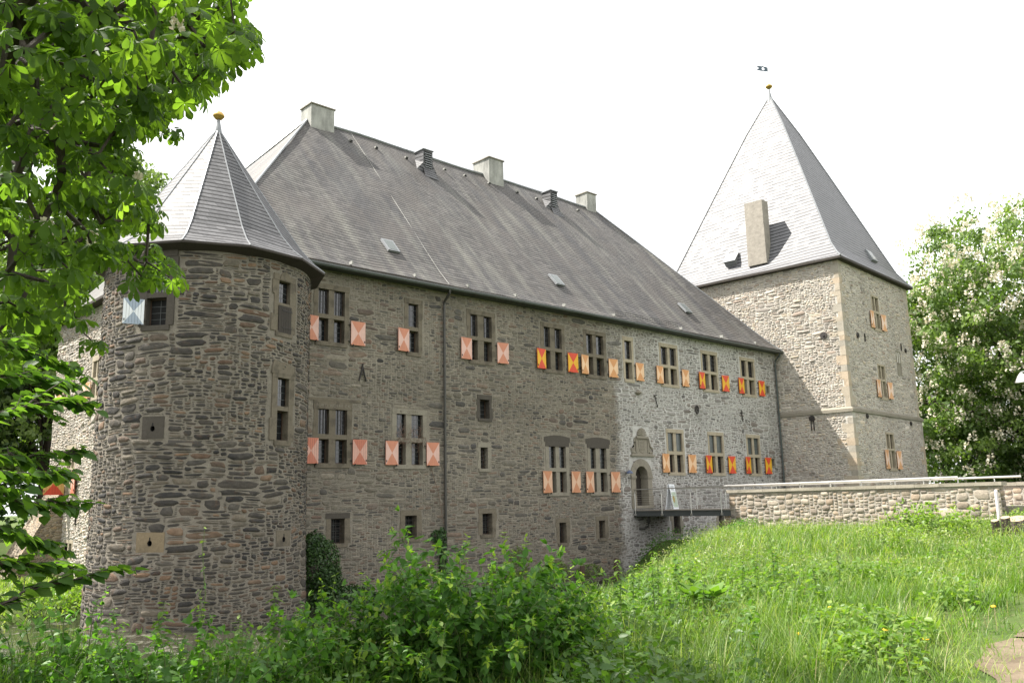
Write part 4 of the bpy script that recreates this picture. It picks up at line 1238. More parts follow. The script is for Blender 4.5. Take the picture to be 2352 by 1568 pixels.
# cone roof
prof = [(3.80, 9.62), (3.42, 9.92), (2.95, 10.45), (2.0, 11.85), (1.0, 13.35), (.12, 14.72)]
b = MB(); vs = 0
for i in range(len(prof)-1):
    (r0, z0), (r1, z1) = prof[i], prof[i+1]; dl = math.hypot(r1-r0, z1-z0)
    for k in range(12):
        a0, a1 = R(-90-7+30*k), R(-90-7+30*(k+1))
        q = [(r0*math.cos(a0), r0*math.sin(a0), z0-TC.z), (r0*math.cos(a1), r0*math.sin(a1), z0-TC.z), (r1*math.cos(a1), r1*math.sin(a1), z1-TC.z), (r1*math.cos(a0), r1*math.sin(a0), z1-TC.z)]
        w0, w1 = r0*.2588*2/2, r1*.2588*2/2
        b.face(q, 0, [(k*3.1-w0, vs), (k*3.1+w0, vs), (k*3.1+w1, vs+dl), (k*3.1-w1, vs+dl)])
    vs += dl
for k in range(12):
    a0, a1 = R(-97+30*k), R(-97+30*(k+1))
    e0, e1 = (3.80*math.cos(a0), 3.80*math.sin(a0)), (3.80*math.cos(a1), 3.80*math.sin(a1))
    f0, f1 = (3.25*math.cos(a0), 3.25*math.sin(a0)), (3.25*math.cos(a1), 3.25*math.sin(a1))
    zf = 9.62-TC.z
    b.face([(*e0, zf-.07), (*e1, zf-.07), (*e1, zf), (*e0, zf)], 1)
    b.face([(*f0, zf-.22), (*f1, zf-.22), (*e1, zf-.07), (*e0, zf-.07)], 1)
cone = b.build('roof', [M_SLATE_T, M_DARKWOOD], rt)
b = MB()
for k in range(12):
    a0 = R(-97+30*k)
    b.tube([(r_*math.cos(a0), r_*math.sin(a0), z_-TC.z+.005) for r_, z_ in prof], .024, 5)
b.lathe([(.17, 14.55-TC.z), (.11, 14.9-TC.z), (.05, 15.2-TC.z), (.03, 15.35-TC.z)], 0, 0, 12)
b.build('lead_cap', M_LEAD, cone)
b = MB(); b.lathe([(0, 15.20-TC.z), (.12, 15.24-TC.z), (.20, 15.34-TC.z), (.20, 15.39-TC.z), (.12, 15.49-TC.z), (0, 15.53-TC.z)], 0, 0, 20); b.build('gilt_ball', M_GILT, cone)
b = MB(); b.tube([(0, 0, 15.5-TC.z), (0, 0, 16.5-TC.z)], .008, 5); b.build('lightning_rod', M_PIPE, cone)

# ------------------------------------------------------------------ square tower
ang = R(3.56)
ST = empty('square_tower', (48.98, -4.44, -1.7), ang, label='tall square tower of pale rubble stone with steep pointed slate roof', cat='tower')
zo = 1.7; SW = 11.3; SD = 12.2; pz = .09
b = MB()
TWN = [(4.86, 5.86, 12.12, 13.20, 14.16), (4.80, 5.80, 7.72, 8.80, 9.68), (4.78, 5.88, 3.30, 4.45, 5.38)]
hs = [(x0-.05, x1+.05, z0-.05+zo, z1+.05+zo) for x0, x1, z0, t, z1 in TWN]
zs_ = 6.62+zo; zt_ = 15.9+zo
fr_hi = [h for h in hs if h[2] > zs_]; fr_lo = [h for h in hs if h[2] < zs_]
wall_grid(b, 0, SW, zs_, zt_, fr_hi, lambda u, v: (u, 0, v), fn_in=lambda u, v: (u, .5, v))
wall_grid(b, -pz, SW+pz, -2.5+zo, zs_, fr_lo, lambda u, v: (u, -pz, v), fn_in=lambda u, v: (u, .5, v))
wall_grid(b, -SD, 0, zs_, zt_, [], lambda u, v: (0, -u, v), fn_in=lambda u, v: (.5, -u, v), uvo=(30, 0))
wall_grid(b, -SD, pz, -2.5+zo, zs_, [], lambda u, v: (-pz, -u, v), fn_in=lambda u, v: (.5, -u, v), uvo=(30, 0))
b.face([(SW, 0, zs_), (SW, SD, zs_), (SW, SD, zt_), (SW, 0, zt_)]); b.face([(SW, SD, zs_), (0, SD, zs_), (0, SD, zt_), (SW, SD, zt_)])
b.face([(SW+pz, -pz, -.8), (SW+pz, SD, -.8), (SW+pz, SD, zs_), (SW+pz, -pz, zs_)]); b.face([(SW+pz, SD, -.8), (-pz, SD, -.8), (-pz, SD, zs_), (SW+pz, SD, zs_)])
b.build('wall', [MO_TOWERS, M_BLACK], ST)
ex_s = []
for x0, x1, z0, t, z1 in TWN: ex_s += wex(x0, x1, z0+zo, z1+zo, .15, .15, .19)
ex_s += [(8.08, 8.86, 9.34+zo, 11.05+zo)]
for k_, (lo, hi, e, sd) in enumerate(((-.8, zs_-.13, pz, 5), (zs_+.22, zt_-.02, 0, 9))):
    rubble('wall_stones', ST, (.33, SW-.33, lo, hi), ex_s, lambda U, V_, O, e=e: np.stack([U, -e-O, V_], 1), [B_TOWERS], cell=(.09, .04), big=(2, 7, 1, 4), relief=.022, gap=.012, seed=20+k_)
    rubble('wall_stones', ST, (-SD+.05, -.33, lo, hi), [], lambda U, V_, O, e=e: np.stack([-e-O, -U, V_], 1), [B_TOWERS], cell=(.09, .04), big=(2, 7, 1, 4), relief=.030, gap=.012, seed=24+k_)
b = MB()   # string course
for a, c in (((-pz-.10, -pz-.10), (SW+pz+.10, -pz)), ((-pz-.10, -pz), (-pz, SD))):
    b.box(a[0], c[0], a[1], c[1], zs_-.12, zs_+.06)
b.face([(-pz-.1, -pz-.1, zs_+.06), (SW+pz+.1, -pz-.1, zs_+.06), (SW, .0, zs_+.2), (0, 0, zs_+.2)]); b.face([(-pz-.1, SD, zs_+.06), (-pz-.1, -pz-.1, zs_+.06), (0, 0, zs_+.2), (0, SD, zs_+.2)])
b.build('string_course', M_MID, ST)
for far_c, z_s, z_e in ((0, -.8, zt_-.05), (1, -.8, zs_-.3), (1, zs_+.22, zt_-.05)):   # corner stones
    b = MB(); z = z_s; i = 0
    while z < z_e:
        h = min(random.uniform(.26, .62), zt_-z); e = pz if z+h <= zs_-.12 else 0
        if z < zs_+.2 and z+h > zs_-.13:
            h = zs_-.13-z if z < zs_-.3 else .34
            if z >= zs_-.3: z += h; continue
        La, Lb = (random.uniform(.42, .95), random.uniform(.20, .45))[::1 if i % 2 else -1]
        if not far_c: b.box(-e-.018, La, -e-.018, Lb, z+.002, z+h-.002, random.randrange(3), j=.010)
        else: b.box(SW+e-Lb*.9, SW+e+.016, -e-.016, .3, z+.002, z+h-.002, random.randrange(3), j=.008)
        z += h; i += 1
    b.build('corner_stones', [M_SANDT, M_SANDT2, M_SANDT3], ST)
for x0, x1, z0, t, z1 in TWN:
    e = pz if z0 < 6 else 0
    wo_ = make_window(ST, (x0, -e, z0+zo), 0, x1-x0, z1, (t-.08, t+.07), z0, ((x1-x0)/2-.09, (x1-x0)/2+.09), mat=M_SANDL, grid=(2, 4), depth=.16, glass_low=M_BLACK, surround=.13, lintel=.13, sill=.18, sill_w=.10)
    shutter(wo_, -.66, -.05, -.06, t-z0-.05, 'tower', ang=2, side=-1)
    shutter(wo_, x1-x0+.14, x1-x0+.72, -.06, t-z0-.08, 'tower', ang=9, side=1)
b = MB()   # blocked window and anchors
for a in ((8.10, 8.16, 9.40, 11.0), (8.78, 8.84, 9.40, 11.0), (8.10, 8.84, 10.96, 11.04), (8.10, 8.84, 9.36, 9.42), (8.16, 8.78, 10.16, 10.22), (8.44, 8.50, 10.22, 10.96)):
    b.box(a[0], a[1], -.03, .05, a[2]+zo, a[3]+zo)
b.box(8.16, 8.78, -.008, .05, 9.42+zo, 10.16+zo, 0)
b.build('blocked_window', M_MID, ST)
b = MB()
def disk(b, c, n_, r=.17):
    c = Vector(c); n_ = Vector(n_); b.tube([c, c+n_*.05], r, 14); b.tube([c+n_*.05, c+n_*.09], r*.3, 8)
for c_, n_, r_ in (((1.98, -.02, 11.26+zo), (0, -1, 0), .17), ((9.9, -.02, 11.2+zo), (0, -1, 0), .15), ((2.0, -pz-.02, 6.33+zo), (0, -1, 0), .15), ((9.2, -pz-.02, 6.25+zo), (0, -1, 0), .15), ((-.03, 1.23, 11.18+zo), (-1, 0, 0), .22)):
    b = MB(); disk(b, c_, n_, r_); b.build('wall_anchor', M_IRON, ST)
for x_, z_ in ((3.02, 11.0), (9.1, 11.1)):
    b = MB(); b.box(x_, x_+.07, -.07, 0, z_+zo, z_+.52+zo); b.build('wall_anchor', M_IRON, ST)
b = MB(); disk(b, (-pz-.03, 2.35, 6.28+zo), (-1, 0, 0), .18)
for dy in (-.08, .08): b.box(-pz-.05, -pz, 2.35+dy-.025, 2.35+dy+.025, 5.55+zo, 6.25+zo)
b.build('wall_anchor', M_IRON, ST)
# tower roof
ov = .36; zc = 15.80+zo; apz = 30.15+zo; cc_ = SW/2; cd_ = SD/2
pf = [(0, 0), (.045, .32), (.12, 1.05), (.34, 4.55), (.56, 8.05), (.78, 11.5), (.985, 14.35)]
b = MB(); vs = 0
for i in range(len(pf)-1):
    (d0, z0), (d1, z1) = pf[i], pf[i+1]; dl = math.hypot((d1-d0)*6, z1-z0)
    for side in range(4):
        for s in range(8):
            t0, t1 = s/8, (s+1)/8
            def pt(d, t, z):
                a, c = -ov+d*(cc_+ov), SW+ov-d*(cc_+ov); a2, c2 = -ov+d*(cd_+ov), SD+ov-d*(cd_+ov)
                p = {0: (a+(c-a)*t, a2), 1: (c, a2+(c2-a2)*t), 2: (c-(c-a)*t, c2), 3: (a, c2-(c2-a2)*t)}[side]
                return (p[0], p[1], z+zc+.03*math.sin(p[0]*1.1+p[1]*.9)*(1 if 0 < d < .9 else 0))
            q = [pt(d0, t0, z0), pt(d0, t1, z0), pt(d1, t1, z1), pt(d1, t0, z1)]
            k = 0 if side in (0, 2) else 1
            b.face(q, 0, [(q[j][k]+side*20, vs+(dl if j > 1 else 0)) for j in range(4)])
    vs += dl
i4 = [(0.01, 0.01), (SW-.01, .01), (SW-.01, SD-.01), (.01, SD-.01)]; o4 = [(-ov, -ov), (SW+ov, -ov), (SW+ov, SD+ov), (-ov, SD+ov)]
for side in range(4):
    p, q = o4[side], o4[(side+1) % 4]
    b.face([(*p, zc-.14), (*q, zc-.14), (*q, zc+.004), (*p, zc+.004)], 1)
    b.face([(*i4[side], zc-.16), (*i4[(side+1) % 4], zc-.16), (*q, zc-.14), (*p, zc-.14)], 1)
trf = b.build('roof', [M_SLATE_S, M_DARKWOOD], ST)
b = MB()
for sx in (0, 1):
    for sy in (0, 1):
        b.tube([((-ov+d*(cc_+ov)) if sx == 0 else (SW+ov-d*(cc_+ov)), (-ov+d*(cd_+ov)) if sy == 0 else (SD+ov-d*(cd_+ov)), zc+z+.01) for d, z in pf], .05, 5)
b.lathe([(.24, apz-.35), (.15, apz+.1), (.06, apz+.55), (.035, apz+.75)], cc_, cd_, 12)
b.build('lead_cap', M_LEAD, trf)
b = MB(); z = apz+.72
b.lathe([(0, z), (.15, z+.05), (.25, z+.16), (.25, z+.22), (.15, z+.33), (0, z+.37)], cc_, cd_, 20); b.build('gilt_ball', M_GILT, trf)
b = MB(); b.tube([(cc_, cd_, z+.3), (cc_, cd_, z+2.35)], .022, 6); b.build('vane_rod', M_PIPE, trf)
b = MB()   # swallow-tailed banner with round hole and small spike
vz = z+1.35; 
d = Vector((-math.cos(R(28)), math.sin(R(28)), 0))
n = 20; circ = [(.38+.115*math.cos(2*math.pi*k/n), .19+.115*math.sin(2*math.pi*k/n)) for k in range(n)]
def vP(u, v, s=0): return (cc_+d.x*u-d.y*s, cd_+d.y*u+d.x*s, vz+v)
def vedge(a):
    c, s = math.cos(a), math.sin(a); x0, x1 = (.36 if c < 0 else .42), 0
    k = min((.36 if c < 0 else .46)/max(abs(c), 1e-6), .19/max(abs(s), 1e-6)); u_, v_ = .36+c*k, .19+s*k
    if u_ > .60: u_ += (abs(v_-.19)/.19)*.26 - .08
    return (u_, v_)
for k in range(n):
    a0, a1 = 2*math.pi*k/n, 2*math.pi*(k+1)/n
    i0, i1 = circ[k], circ[(k+1) % n]; e0, e1 = vedge(a0), vedge(a1)
    for s, o_ in ((-.008, 1), (.008, -1)):
        b.face([vP(*i0, s), vP(*e0, s), vP(*e1, s), vP(*i1, s)][::o_])
    b.face([vP(*e0, -.008), vP(*e0, .008), vP(*e1, .008), vP(*e1, -.008)])
b.face([vP(.33, .30, -.01), vP(.41, .30, -.01), vP(.39, .56, -.01)]); b.face([vP(.41, .30, .01), vP(.33, .30, .01), vP(.39, .56, .01)])
b.build('weather_vane', M_VANE, trf)
b = MB(); b.box(-.05, .75, 4.52, 5.80, 17.0+zo-.6, 20.66+zo, j=.02)
b.build('chimney', M_PLASTER_T, trf)
b = MB(); T = Matrix.Translation((.42, 7.2, 17.30+zo)) @ Matrix.Rotation(R(-48), 4, 'Y')
b.box(-.42, .42, -.40, .40, -.3, .14, 0, M=T); b.box(-.48, .46, -.46, .46, .14, .18, 1, M=T); b.build('skylight', [M_LEAD, M_LEAD], trf)
b = MB(); T = Matrix.Translation((7.05, .62, 17.35+zo)) @ Matrix.Rotation(R(62), 4, 'X')
b.box(-.45, .45, -.45, .45, -.1, .14, 0, M=T); b.box(-.36, .36, -.36, .36, .14, .15, 1, M=T); b.build('skylight', [M_LEAD, M_GLASS2], trf)

# ------------------------------------------------------------------ bridge
BX0, BX1 = 34.2, 36.9
br = empty('stone_bridge', (35.5, -11, -1.7), label='stone bridge approach with rubble parapet walls and pale coping', cat='bridge')
T = Matrix.Translation((-35.5, 11, 1.7))
for x0, x1, yend in ((BX0, BX0+.42, -16.75), (BX1, BX1+.42, -24.0)):
    b = MB()
    wall_grid(b, yend, -5.52, -2.4, 1.90, [], lambda u, v: tuple(T @ Vector((x0, -u-22.27 if False else u, v)))[:3], fn_in=None) if False else None
    b.box(x0, x1, yend, -5.5, -2.4, 1.90, 0, M=T)
    pw = b.build('parapet_wall', MO_BRIDGE, br)
    if x0 == BX1:
        rubble('wall_stones', br, (5.5, 24.0, -.2, 1.88), [], lambda U, V_, O: np.stack([x0-O-35.5, -U+11, V_+1.7], 1), [B_BRIDGE], cell=(.09, .06), big=(2, 6, 1, 5), relief=.024, gap=.018, seed=33, bigp=.2, bigmul=1.3, jit=.10, pw=(7, 20))
    if x0 == BX0:
        rubble('wall_stones', br, (5.5, 16.75, -.6, 1.88), [], lambda U, V_, O: np.stack([x0-O-35.5, -U+11, V_+1.7], 1), [B_BRIDGE], cell=(.09, .06), big=(2, 6, 1, 5), relief=.024, gap=.018, seed=31, bigp=.2, bigmul=1.3, jit=.10, pw=(7, 20))
        rubble('wall_stones', br, (BX0+.01, BX0+.42, -.6, 1.88), [], lambda U, V_, O: np.stack([U-35.5, -16.75-O+11, V_+1.7], 1), [B_BRIDGE], cell=(.09, .06), big=(2, 5, 1, 5), relief=.04, gap=.016, seed=32)
    b = MB(); y = yend-.1
    while y < -5.5:
        y2 = min(y+random.uniform(.9, 1.5), -5.42); b.box(x0-.07, x1+.07, y+.003, y2-.003, 1.90, 2.03, 0, M=T, j=.006); y = y2
    b.build('coping', M_COPE, br)
b = MB(); b.box(BX0+.42, BX1, -24, -5.5, -2.4, 1.17, 0, M=T); b.build('roadway', M_DECK, br)
b = MB(); b.box(BX0, BX1+.42, -5.5, -5.2, -2.4, 1.0, 0, M=T); b.build('abutment', M_BRIDGE, br)
for x0, ya, yb_ in ((BX0+.2, -5.2, -15.3), (BX1+.2, -5.2, -16.6)):
    b = MB(); b.tube([T @ Vector((x0, ya, 2.22)), T @ Vector((x0, yb_, 2.24))], .042, 10)
    for y in np.arange(-6.2, yb_, -1.35): b.box(x0-.03, x0+.03, y-.012, y+.012, 2.02, 2.2, M=T)
    b.build('handrail', M_STEEL, br)
fb = empty('footbridge', (35.5, -2.7, 1.0), label='steel footbridge with wire railings leading to the castle door', cat='footbridge')
T = Matrix.Translation((-35.5, 2.7, -1.0))
b = MB(); 
for x in (BX0, BX1+.1):
    b.box(x-.05, x+.05, -5.55, -.03, .90, .925, M=T); b.box(x-.05, x+.05, -5.55, -.03, 1.13, 1.155, M=T); b.box(x-.012, x+.012, -5.55, -.03, .925, 1.13, M=T)
for y in (-.4, -1.9, -3.6, -5.2): b.box(BX0, BX1+.1, y-.04, y+.04, .95, 1.1, M=T)
b.box(BX0-.05, BX1, -.08, -.031, .86, 1.13, M=T)
b.build('beam', M_BEAM, fb)
b = MB(); b.box(BX0-.04, BX1+.14, -5.55, -.03, 1.157, 1.20, M=T); b.build('deck', M_DECK, fb)
for x, sg in ((BX0-.02, -1), (BX1+.12, 1)):
    for y in (-.12, -1.75, -3.45, -5.1):
        b = MB(); b.tube([T @ Vector(p) for p in ((x+sg*.02, y, .93), (x+sg*.02, y, 1.98), (x-sg*.08, y+.02, 2.19))], .024, 8)
        b.box(x+sg*.02-.03, x+sg*.02+.03, y-.05, y+.05, .93, 1.02, M=T); b.build('railing_post', M_STEEL, fb)
    b = MB()
    for z in np.arange(1.30, 2.05, .105): b.tube([T @ Vector((x, -.1, z)), T @ Vector((x, -5.45, z))], .004, 4)
    b.build('railing_wires', M_STEEL, fb)
    b = MB(); b.tube([T @ Vector((x-sg*.08, -.05, 2.2)), T @ Vector((x-sg*.08, -5.4, 2.22))], .024, 8); b.build('handrail', M_STEEL, fb)
b = MB(); b.tube([T @ Vector(p) for p in ((34.95, -.3, .92), (34.95, -.3, .55), (34.92, -.25, .38), (34.7, -.2, .30), (34.5, -.02, .30))], .06, 8); b.build('drain_bend', M_PIPE, fb)
# display board beside the door
db = empty('display_board', (36.3, -.75, 1.2), R(14), label='white folding information board standing beside the castle door', cat='sign board')
for s, nm in ((-1, 'front_panel'), (1, 'back_panel')):
    b = MB(); T = Matrix.Translation((0, s*.22, 0)) @ Matrix.Rotation(R(s*9), 4, 'X')
    b.box(-.32, .32, -.015, .015, 0, 1.25, 0, M=T)
    if s < 0:
        b.box(-.28, .28, -.019, -.0151, .10, .85, 1, M=T)
        pts = [(-.1+.13*math.cos(a), .5+.18*math.sin(a)) for a in np.linspace(0, 2*math.pi, 15)[:-1]]
        b.prism(pts, -.023, -.0195, 2, M=T)
        for k in range(5): b.box(-.22, .2-.05*(k % 2), -.0185, -.0152, .95+k*.05, .965+k*.05, 3, M=T)
    b.build(nm, [M_WHITE, simple('poster_green', (.42, .50, .40), .5) if s < 0 else M_WHITE, simple('poster_ochre', (.35, .26, .08), .5), M_BEAM], db)
wl_ = empty('wall_lamp', (33.72, -.02, 2.98), label='small blue enamel wall lamp left of the castle door', cat='lamp')
b = MB(); b.tube([(0, 0, .1), (0, -.2, .12)], .015, 6); b.build('bracket', M_IRON, wl_)
b = MB(); b.lathe([(.17, 0), (.16, .06), (.09, .13), (.02, .16)], 0, -.2, 14); b.build('lamp_shade', M_LAMP, wl_)
# posts at the water's edge
for i, (x, y, z, lb) in enumerate(((27.05, -3.0, -.93, 'rusty round mooring post left of the pair at the moat edge'), (29.22, -3.0, -.76, 'taller rusty mooring post nearer the footbridge at the moat edge'))):
    b = MB(); b.tube([(0, 0, -1.4), (-.04*i, 0, -.25), (.02, .01, 0)], [.14, .11, .10], 10)
    b.build('mooring_post', simple('rusty_iron', (.055, .032, .022), .8, var=.3), None, (x, y, z), label=lb, cat='post', group='posts at the water edge')
b = MB(); b.tube([(25.2, -3.2, -1.60), (29.0, -2.9, -1.56), (33.0, -3.0, -1.45)], [.12, .14, .12], 8)
b.build('floating_log', M_BARK, None, label='long dark log lying in the moat water below the castle wall', cat='log')
# white post beside the parapet end
wx, wy = 32.6, -17.15
b = MB(); b.tube([(0, 0, -.3), (0, 0, 1.05)], .055, 12); b.tube([(0, 0, 1.05), (0, 0, 1.10)], [.058, .03], 12)
b.build('white_post', simple('white_marker_paint', (.62, .56, .58), .4), None, (wx, wy, float(ground_z(wx, wy))), label='slim white marker post standing in front of the parapet end', cat='post')

# ------------------------------------------------------------------ street lamp, right edge
lx, ly = 43.6, -15.15
sl_ = empty('street_lamp', (lx, ly, 0.9), label='bell shaped park lamp on a curved pole at the right edge', cat='street lamp')
b = MB(); b.tube([(.75, -.15, 0), (.75, -.15, 5.6), (.62, -.12, 6.0), (.3, -.05, 6.15), (0, 0, 6.1)], [.06, .05, .035, .03, .03], 8); b.build('pole', M_STEEL, sl_)
b = MB(); b.lathe([(.30, 5.62), (.27, 5.70), (.20, 5.86), (.13, 5.98), (.04, 6.08), (0, 6.1)], 0, 0, 18)
b.lathe([(.30, 5.62), (0, 5.64)], 0, 0, 18); b.build('lamp_shade', M_STEEL, sl_)
#VEGETATION
# ------------------------------------------------------------------ vegetation
def unit_rand(n, r=rng):
    v = r.normal(size=(n, 3)); return norm(v)

def tree_skeleton(mb, tips, trunk, rbase, m=0):
    """greedy branching: every tip is joined to the nearest existing node, radii follow the load"""
    nodes = [Vector(p) for p in trunk]; parent = [-1]+list(range(len(trunk)-1))
    arr = np.array([tuple(p) for p in nodes])
    root = arr[-1]
    order = np.argsort(np.linalg.norm(tips-root, axis=1))
    ends = []
    for i in order:
        t = tips[i]
        d = np.linalg.norm(arr-t, axis=1)
        d[:max(1, len(trunk)//3)] += 50
        k = int(np.argmin(d+.12*np.linalg.norm(arr-root, axis=1)))
        p = arr[k]; L = d[k]; seg = max(1, int(L/.55))
        prev = k
        new = []
        for s in range(1, seg+1):
            f = s/seg
            q = p+(t-p)*f
            q = q+np.array([0, 0, .16*L*math.sin(math.pi*f)])
            if s < seg: q = q+rng.normal(size=3)*.045*min(L, 1.5)
            new.append(q); nodes.append(q); parent.append(prev); prev = len(nodes)-1
        arr = np.vstack([arr, np.array(new)])
        ends.append(prev)
    load = np.zeros(len(parent)); load[ends] += 1
    for i in range(len(parent)-1, 0, -1): load[parent[i]] += load[i]
    rad = np.maximum(rbase*np.sqrt(load/load[0]), .0045)
    for i in range(1, len(parent)):
        p = parent[i]
        r1 = rad[i]; r0 = min(rad[p], r1*1.5) if p >= len(trunk) else min(rad[p], r1*1.9+.01) if i >= len(trunk) else rad[p]
        n = 3 if r1 < .012 else 5 if r1 < .05 else 9
        mb.tube([tuple(arr[p]), tuple(arr[i])], [r0, r1], n, m, cap=False)
    return order, arr

def palmate(base, out, size, nl=6, r=rng):
    """horse chestnut leaf: leaflets fanned round the petiole end. returns arrays O, X, N, L"""
    n = len(base)
    up = np.array([0, 0, 1.0])
    side = norm(np.cross(out, up)+1e-4)
    O, X, N, L = [], [], [], []
    droop = r.uniform(.25, 1.05, n)
    ax = norm(out*np.cos(droop)[:, None]-up*np.sin(droop)[:, None])
    nrm = norm(np.cross(side, ax)); nrm = np.where(nrm[:, 2:3] < 0, -nrm, nrm)
    nrm = norm(nrm+r.normal(size=(n, 3))*.22); side = norm(np.cross(nrm, ax)); ax = norm(np.cross(side, nrm))
    for k in range(nl):
        a = (k-(nl-1)/2)/((nl-1)/2)*R(112)
        x = ax*math.cos(a)+side*math.sin(a)-nrm*(.18+.22*r.random((n, 1)))
        O.append(base); X.append(norm(x)); N.append(nrm+r.normal(size=(n, 3))*.10); L.append(size*(1-.38*abs(a/R(112)))*r.uniform(.9, 1.1, n))
    return np.concatenate(O), np.concatenate(X), np.concatenate(N), np.concatenate(L)

# --- foreground horse chestnut, its trunk stands outside the frame on the left
MASK = [(-80,-80),(-80,1060),(40,1060),(120,1040),(185,1030),(150,1000),(120,960),(200,925),(180,880),(170,850),(255,835),(320,815),(300,770),(240,745),(235,690),(205,640),(255,590),(300,600),(335,640),(430,645),(428,610),(385,580),(345,545),(345,520),(392,510),(388,470),(350,450),(345,400),(318,345),(322,295),(360,285),(432,318),(432,285),(380,262),(425,235),(488,222),(492,180),(545,132),(585,92),(582,62),(552,15),(560,-80)]
TRUNKP = np.array([-3.2, -21.0, 0.0])
cand = rng.uniform(-1, 1, (90000, 3)); rr = np.linalg.norm(cand, axis=1)
cand = cand[(rr < 1) & (rr > .35)]
P = cand*np.array([8.2, 7.6, 6.0])+np.array([-1.6, -18.6, 8.4])
px, py, dep = cam_px(P)
dist = np.linalg.norm(P-np.array(EYE), axis=1)
infr = (dep > 0) & (px > -40) & (px < 2390) & (py > -40) & (py < 1600)
okm = inpoly(px+26, py, MASK) & inpoly(px, py-14, MASK)
gapn = vnoise(px*.018, py*.020, 3.3)
keep_in = infr & okm & (dist > 5.4) & (gapn > -.62)
keep_out = ~infr & (dist > 5.0)
def shade_ok(P):   # the crown leaves the right-hand meadow in the sun
    t = (P[:, 2]-.3)/SUN_TO.z
    g = P[:, :2]-np.array(SUN_TO)[:2]*t[:, None]
    return (g[:, 0] < 7.6+(g[:, 1]+22)*.30) 
sel = shade_ok(P)
ii = np.where(keep_in & sel)[0]; oo = np.where(keep_out & sel)[0]
w = 1/np.maximum(dist[ii], 4)**1.0; ii = rng.choice(ii, min(760, len(ii)), replace=False, p=w/w.sum()); oo = rng.choice(oo, 1700, replace=False)
tips = np.vstack([P[ii], P[oo]])
ct = empty('chestnut_tree', tuple(TRUNKP), label='horse chestnut tree overhanging the top left with large palmate leaves', cat='tree')
mb = MB()
trunk = [(-3.2, -21.0, -.3), (-3.15, -20.95, 1.2), (-3.1, -20.8, 2.6), (-2.9, -20.5, 4.2), (-2.6, -20.1, 5.8), (-2.3, -19.6, 7.4)]
trunk = [tuple(np.array(t)) for t in trunk]
order, arr = tree_skeleton(mb, tips, trunk, .42)
mb.v = [tuple(np.array(v)-TRUNKP) for v in mb.v]
mb.build('trunk', M_BARK, ct)
def chest_leaves(tips, sizes, centre, nleaf=(4, 8)):
    B_, O_, S_ = [], [], []
    for t, s in zip(tips, sizes):
        k = rng.integers(*nleaf)
        a0 = rng.uniform(0, 6.28)
        out0 = norm((t-centre)*np.array([1, 1, .3]))
        for j in range(k):
            a = a0+j*6.28/k+rng.uniform(-.3, .3)
            d = np.array([math.cos(a), math.sin(a), rng.uniform(-.25, .5)])+out0*.55
            d = d/np.linalg.norm(d); pl = rng.uniform(.08, .17)
            B_.append(t+d*pl+np.array([0, 0, -.01])); O_.append(d); S_.append(s*rng.uniform(.75, 1.15))
    return np.array(B_), np.array(O_), np.array(S_)
Bp, Op, Sp = chest_leaves(tips, np.full(len(tips), .152), np.array([-1.6, -18.6, 8.0]))
O, X, N, L = palmate(Bp, Op, Sp)
tnt = np.tile(rng.beta(2, 2.2, len(Bp)), 6)+rng.uniform(-.12, .12, len(O))
leaves('leaves', O, X, N, L, L*rng.uniform(.40, .50, len(L)), LEAF_OBOV, M_CHEST, ct, bend=rng.uniform(-.45, -.08, len(L)), tint=np.clip(tnt, 0, 1), origin=TRUNKP)
# petioles
pt = MB()
tip_rep = []
# blossom candles on a few tips in view
def candles(name, pos, h, r, parent, origin, n=26):
    """each candle: many small petals round an upright axis"""
    Oc, Xc, Nc, Lc = [], [], [], []
    for p, hh_ in zip(pos, h):
        f = rng.random(n)**.8; a = rng.uniform(0, 6.28, n)
        rad = r*(1-.75*f)*hh_/.3
        base = p+np.stack([np.cos(a)*rad, np.sin(a)*rad, f*hh_], 1)
        d = np.stack([np.cos(a), np.sin(a), rng.uniform(0, .8, n)], 1)
        Oc.append(base); Xc.append(d); Nc.append(rng.normal(size=(n, 3))); Lc.append(np.full(n, hh_*.27))
    Oc, Xc, Nc, Lc = map(np.concatenate, (Oc, Xc, Nc, Lc))
    return leaves(name, Oc, Xc, Nc, Lc, Lc*.9, LEAF_SIMPLE, M_FLOWER, parent, tint=rng.uniform(0, 1, len(Oc)), origin=origin)
fpx = [(235, 485), (350, 560 // 1), (205, 950 // 2), (122, 570), (395, 90), (640 // 1, 60)]
fsel = []
tpx, tpy, tdp = cam_px(tips[:len(ii)])
for q in ((240, 300), (122, 570), (205, 585), (395, 95), (352, 450), (150, 310), (90, 200)):
    d_ = np.hypot(tpx-q[0], tpy-q[1])+dist[ii]*6; fsel.append(int(np.argmin(d_)))
for k in fsel:
    p = tips[k]+np.array([0, 0, .02]); cc2 = candles('blossom', [p], [rng.uniform(.13, .19)], .05, ct, TRUNKP, 50)

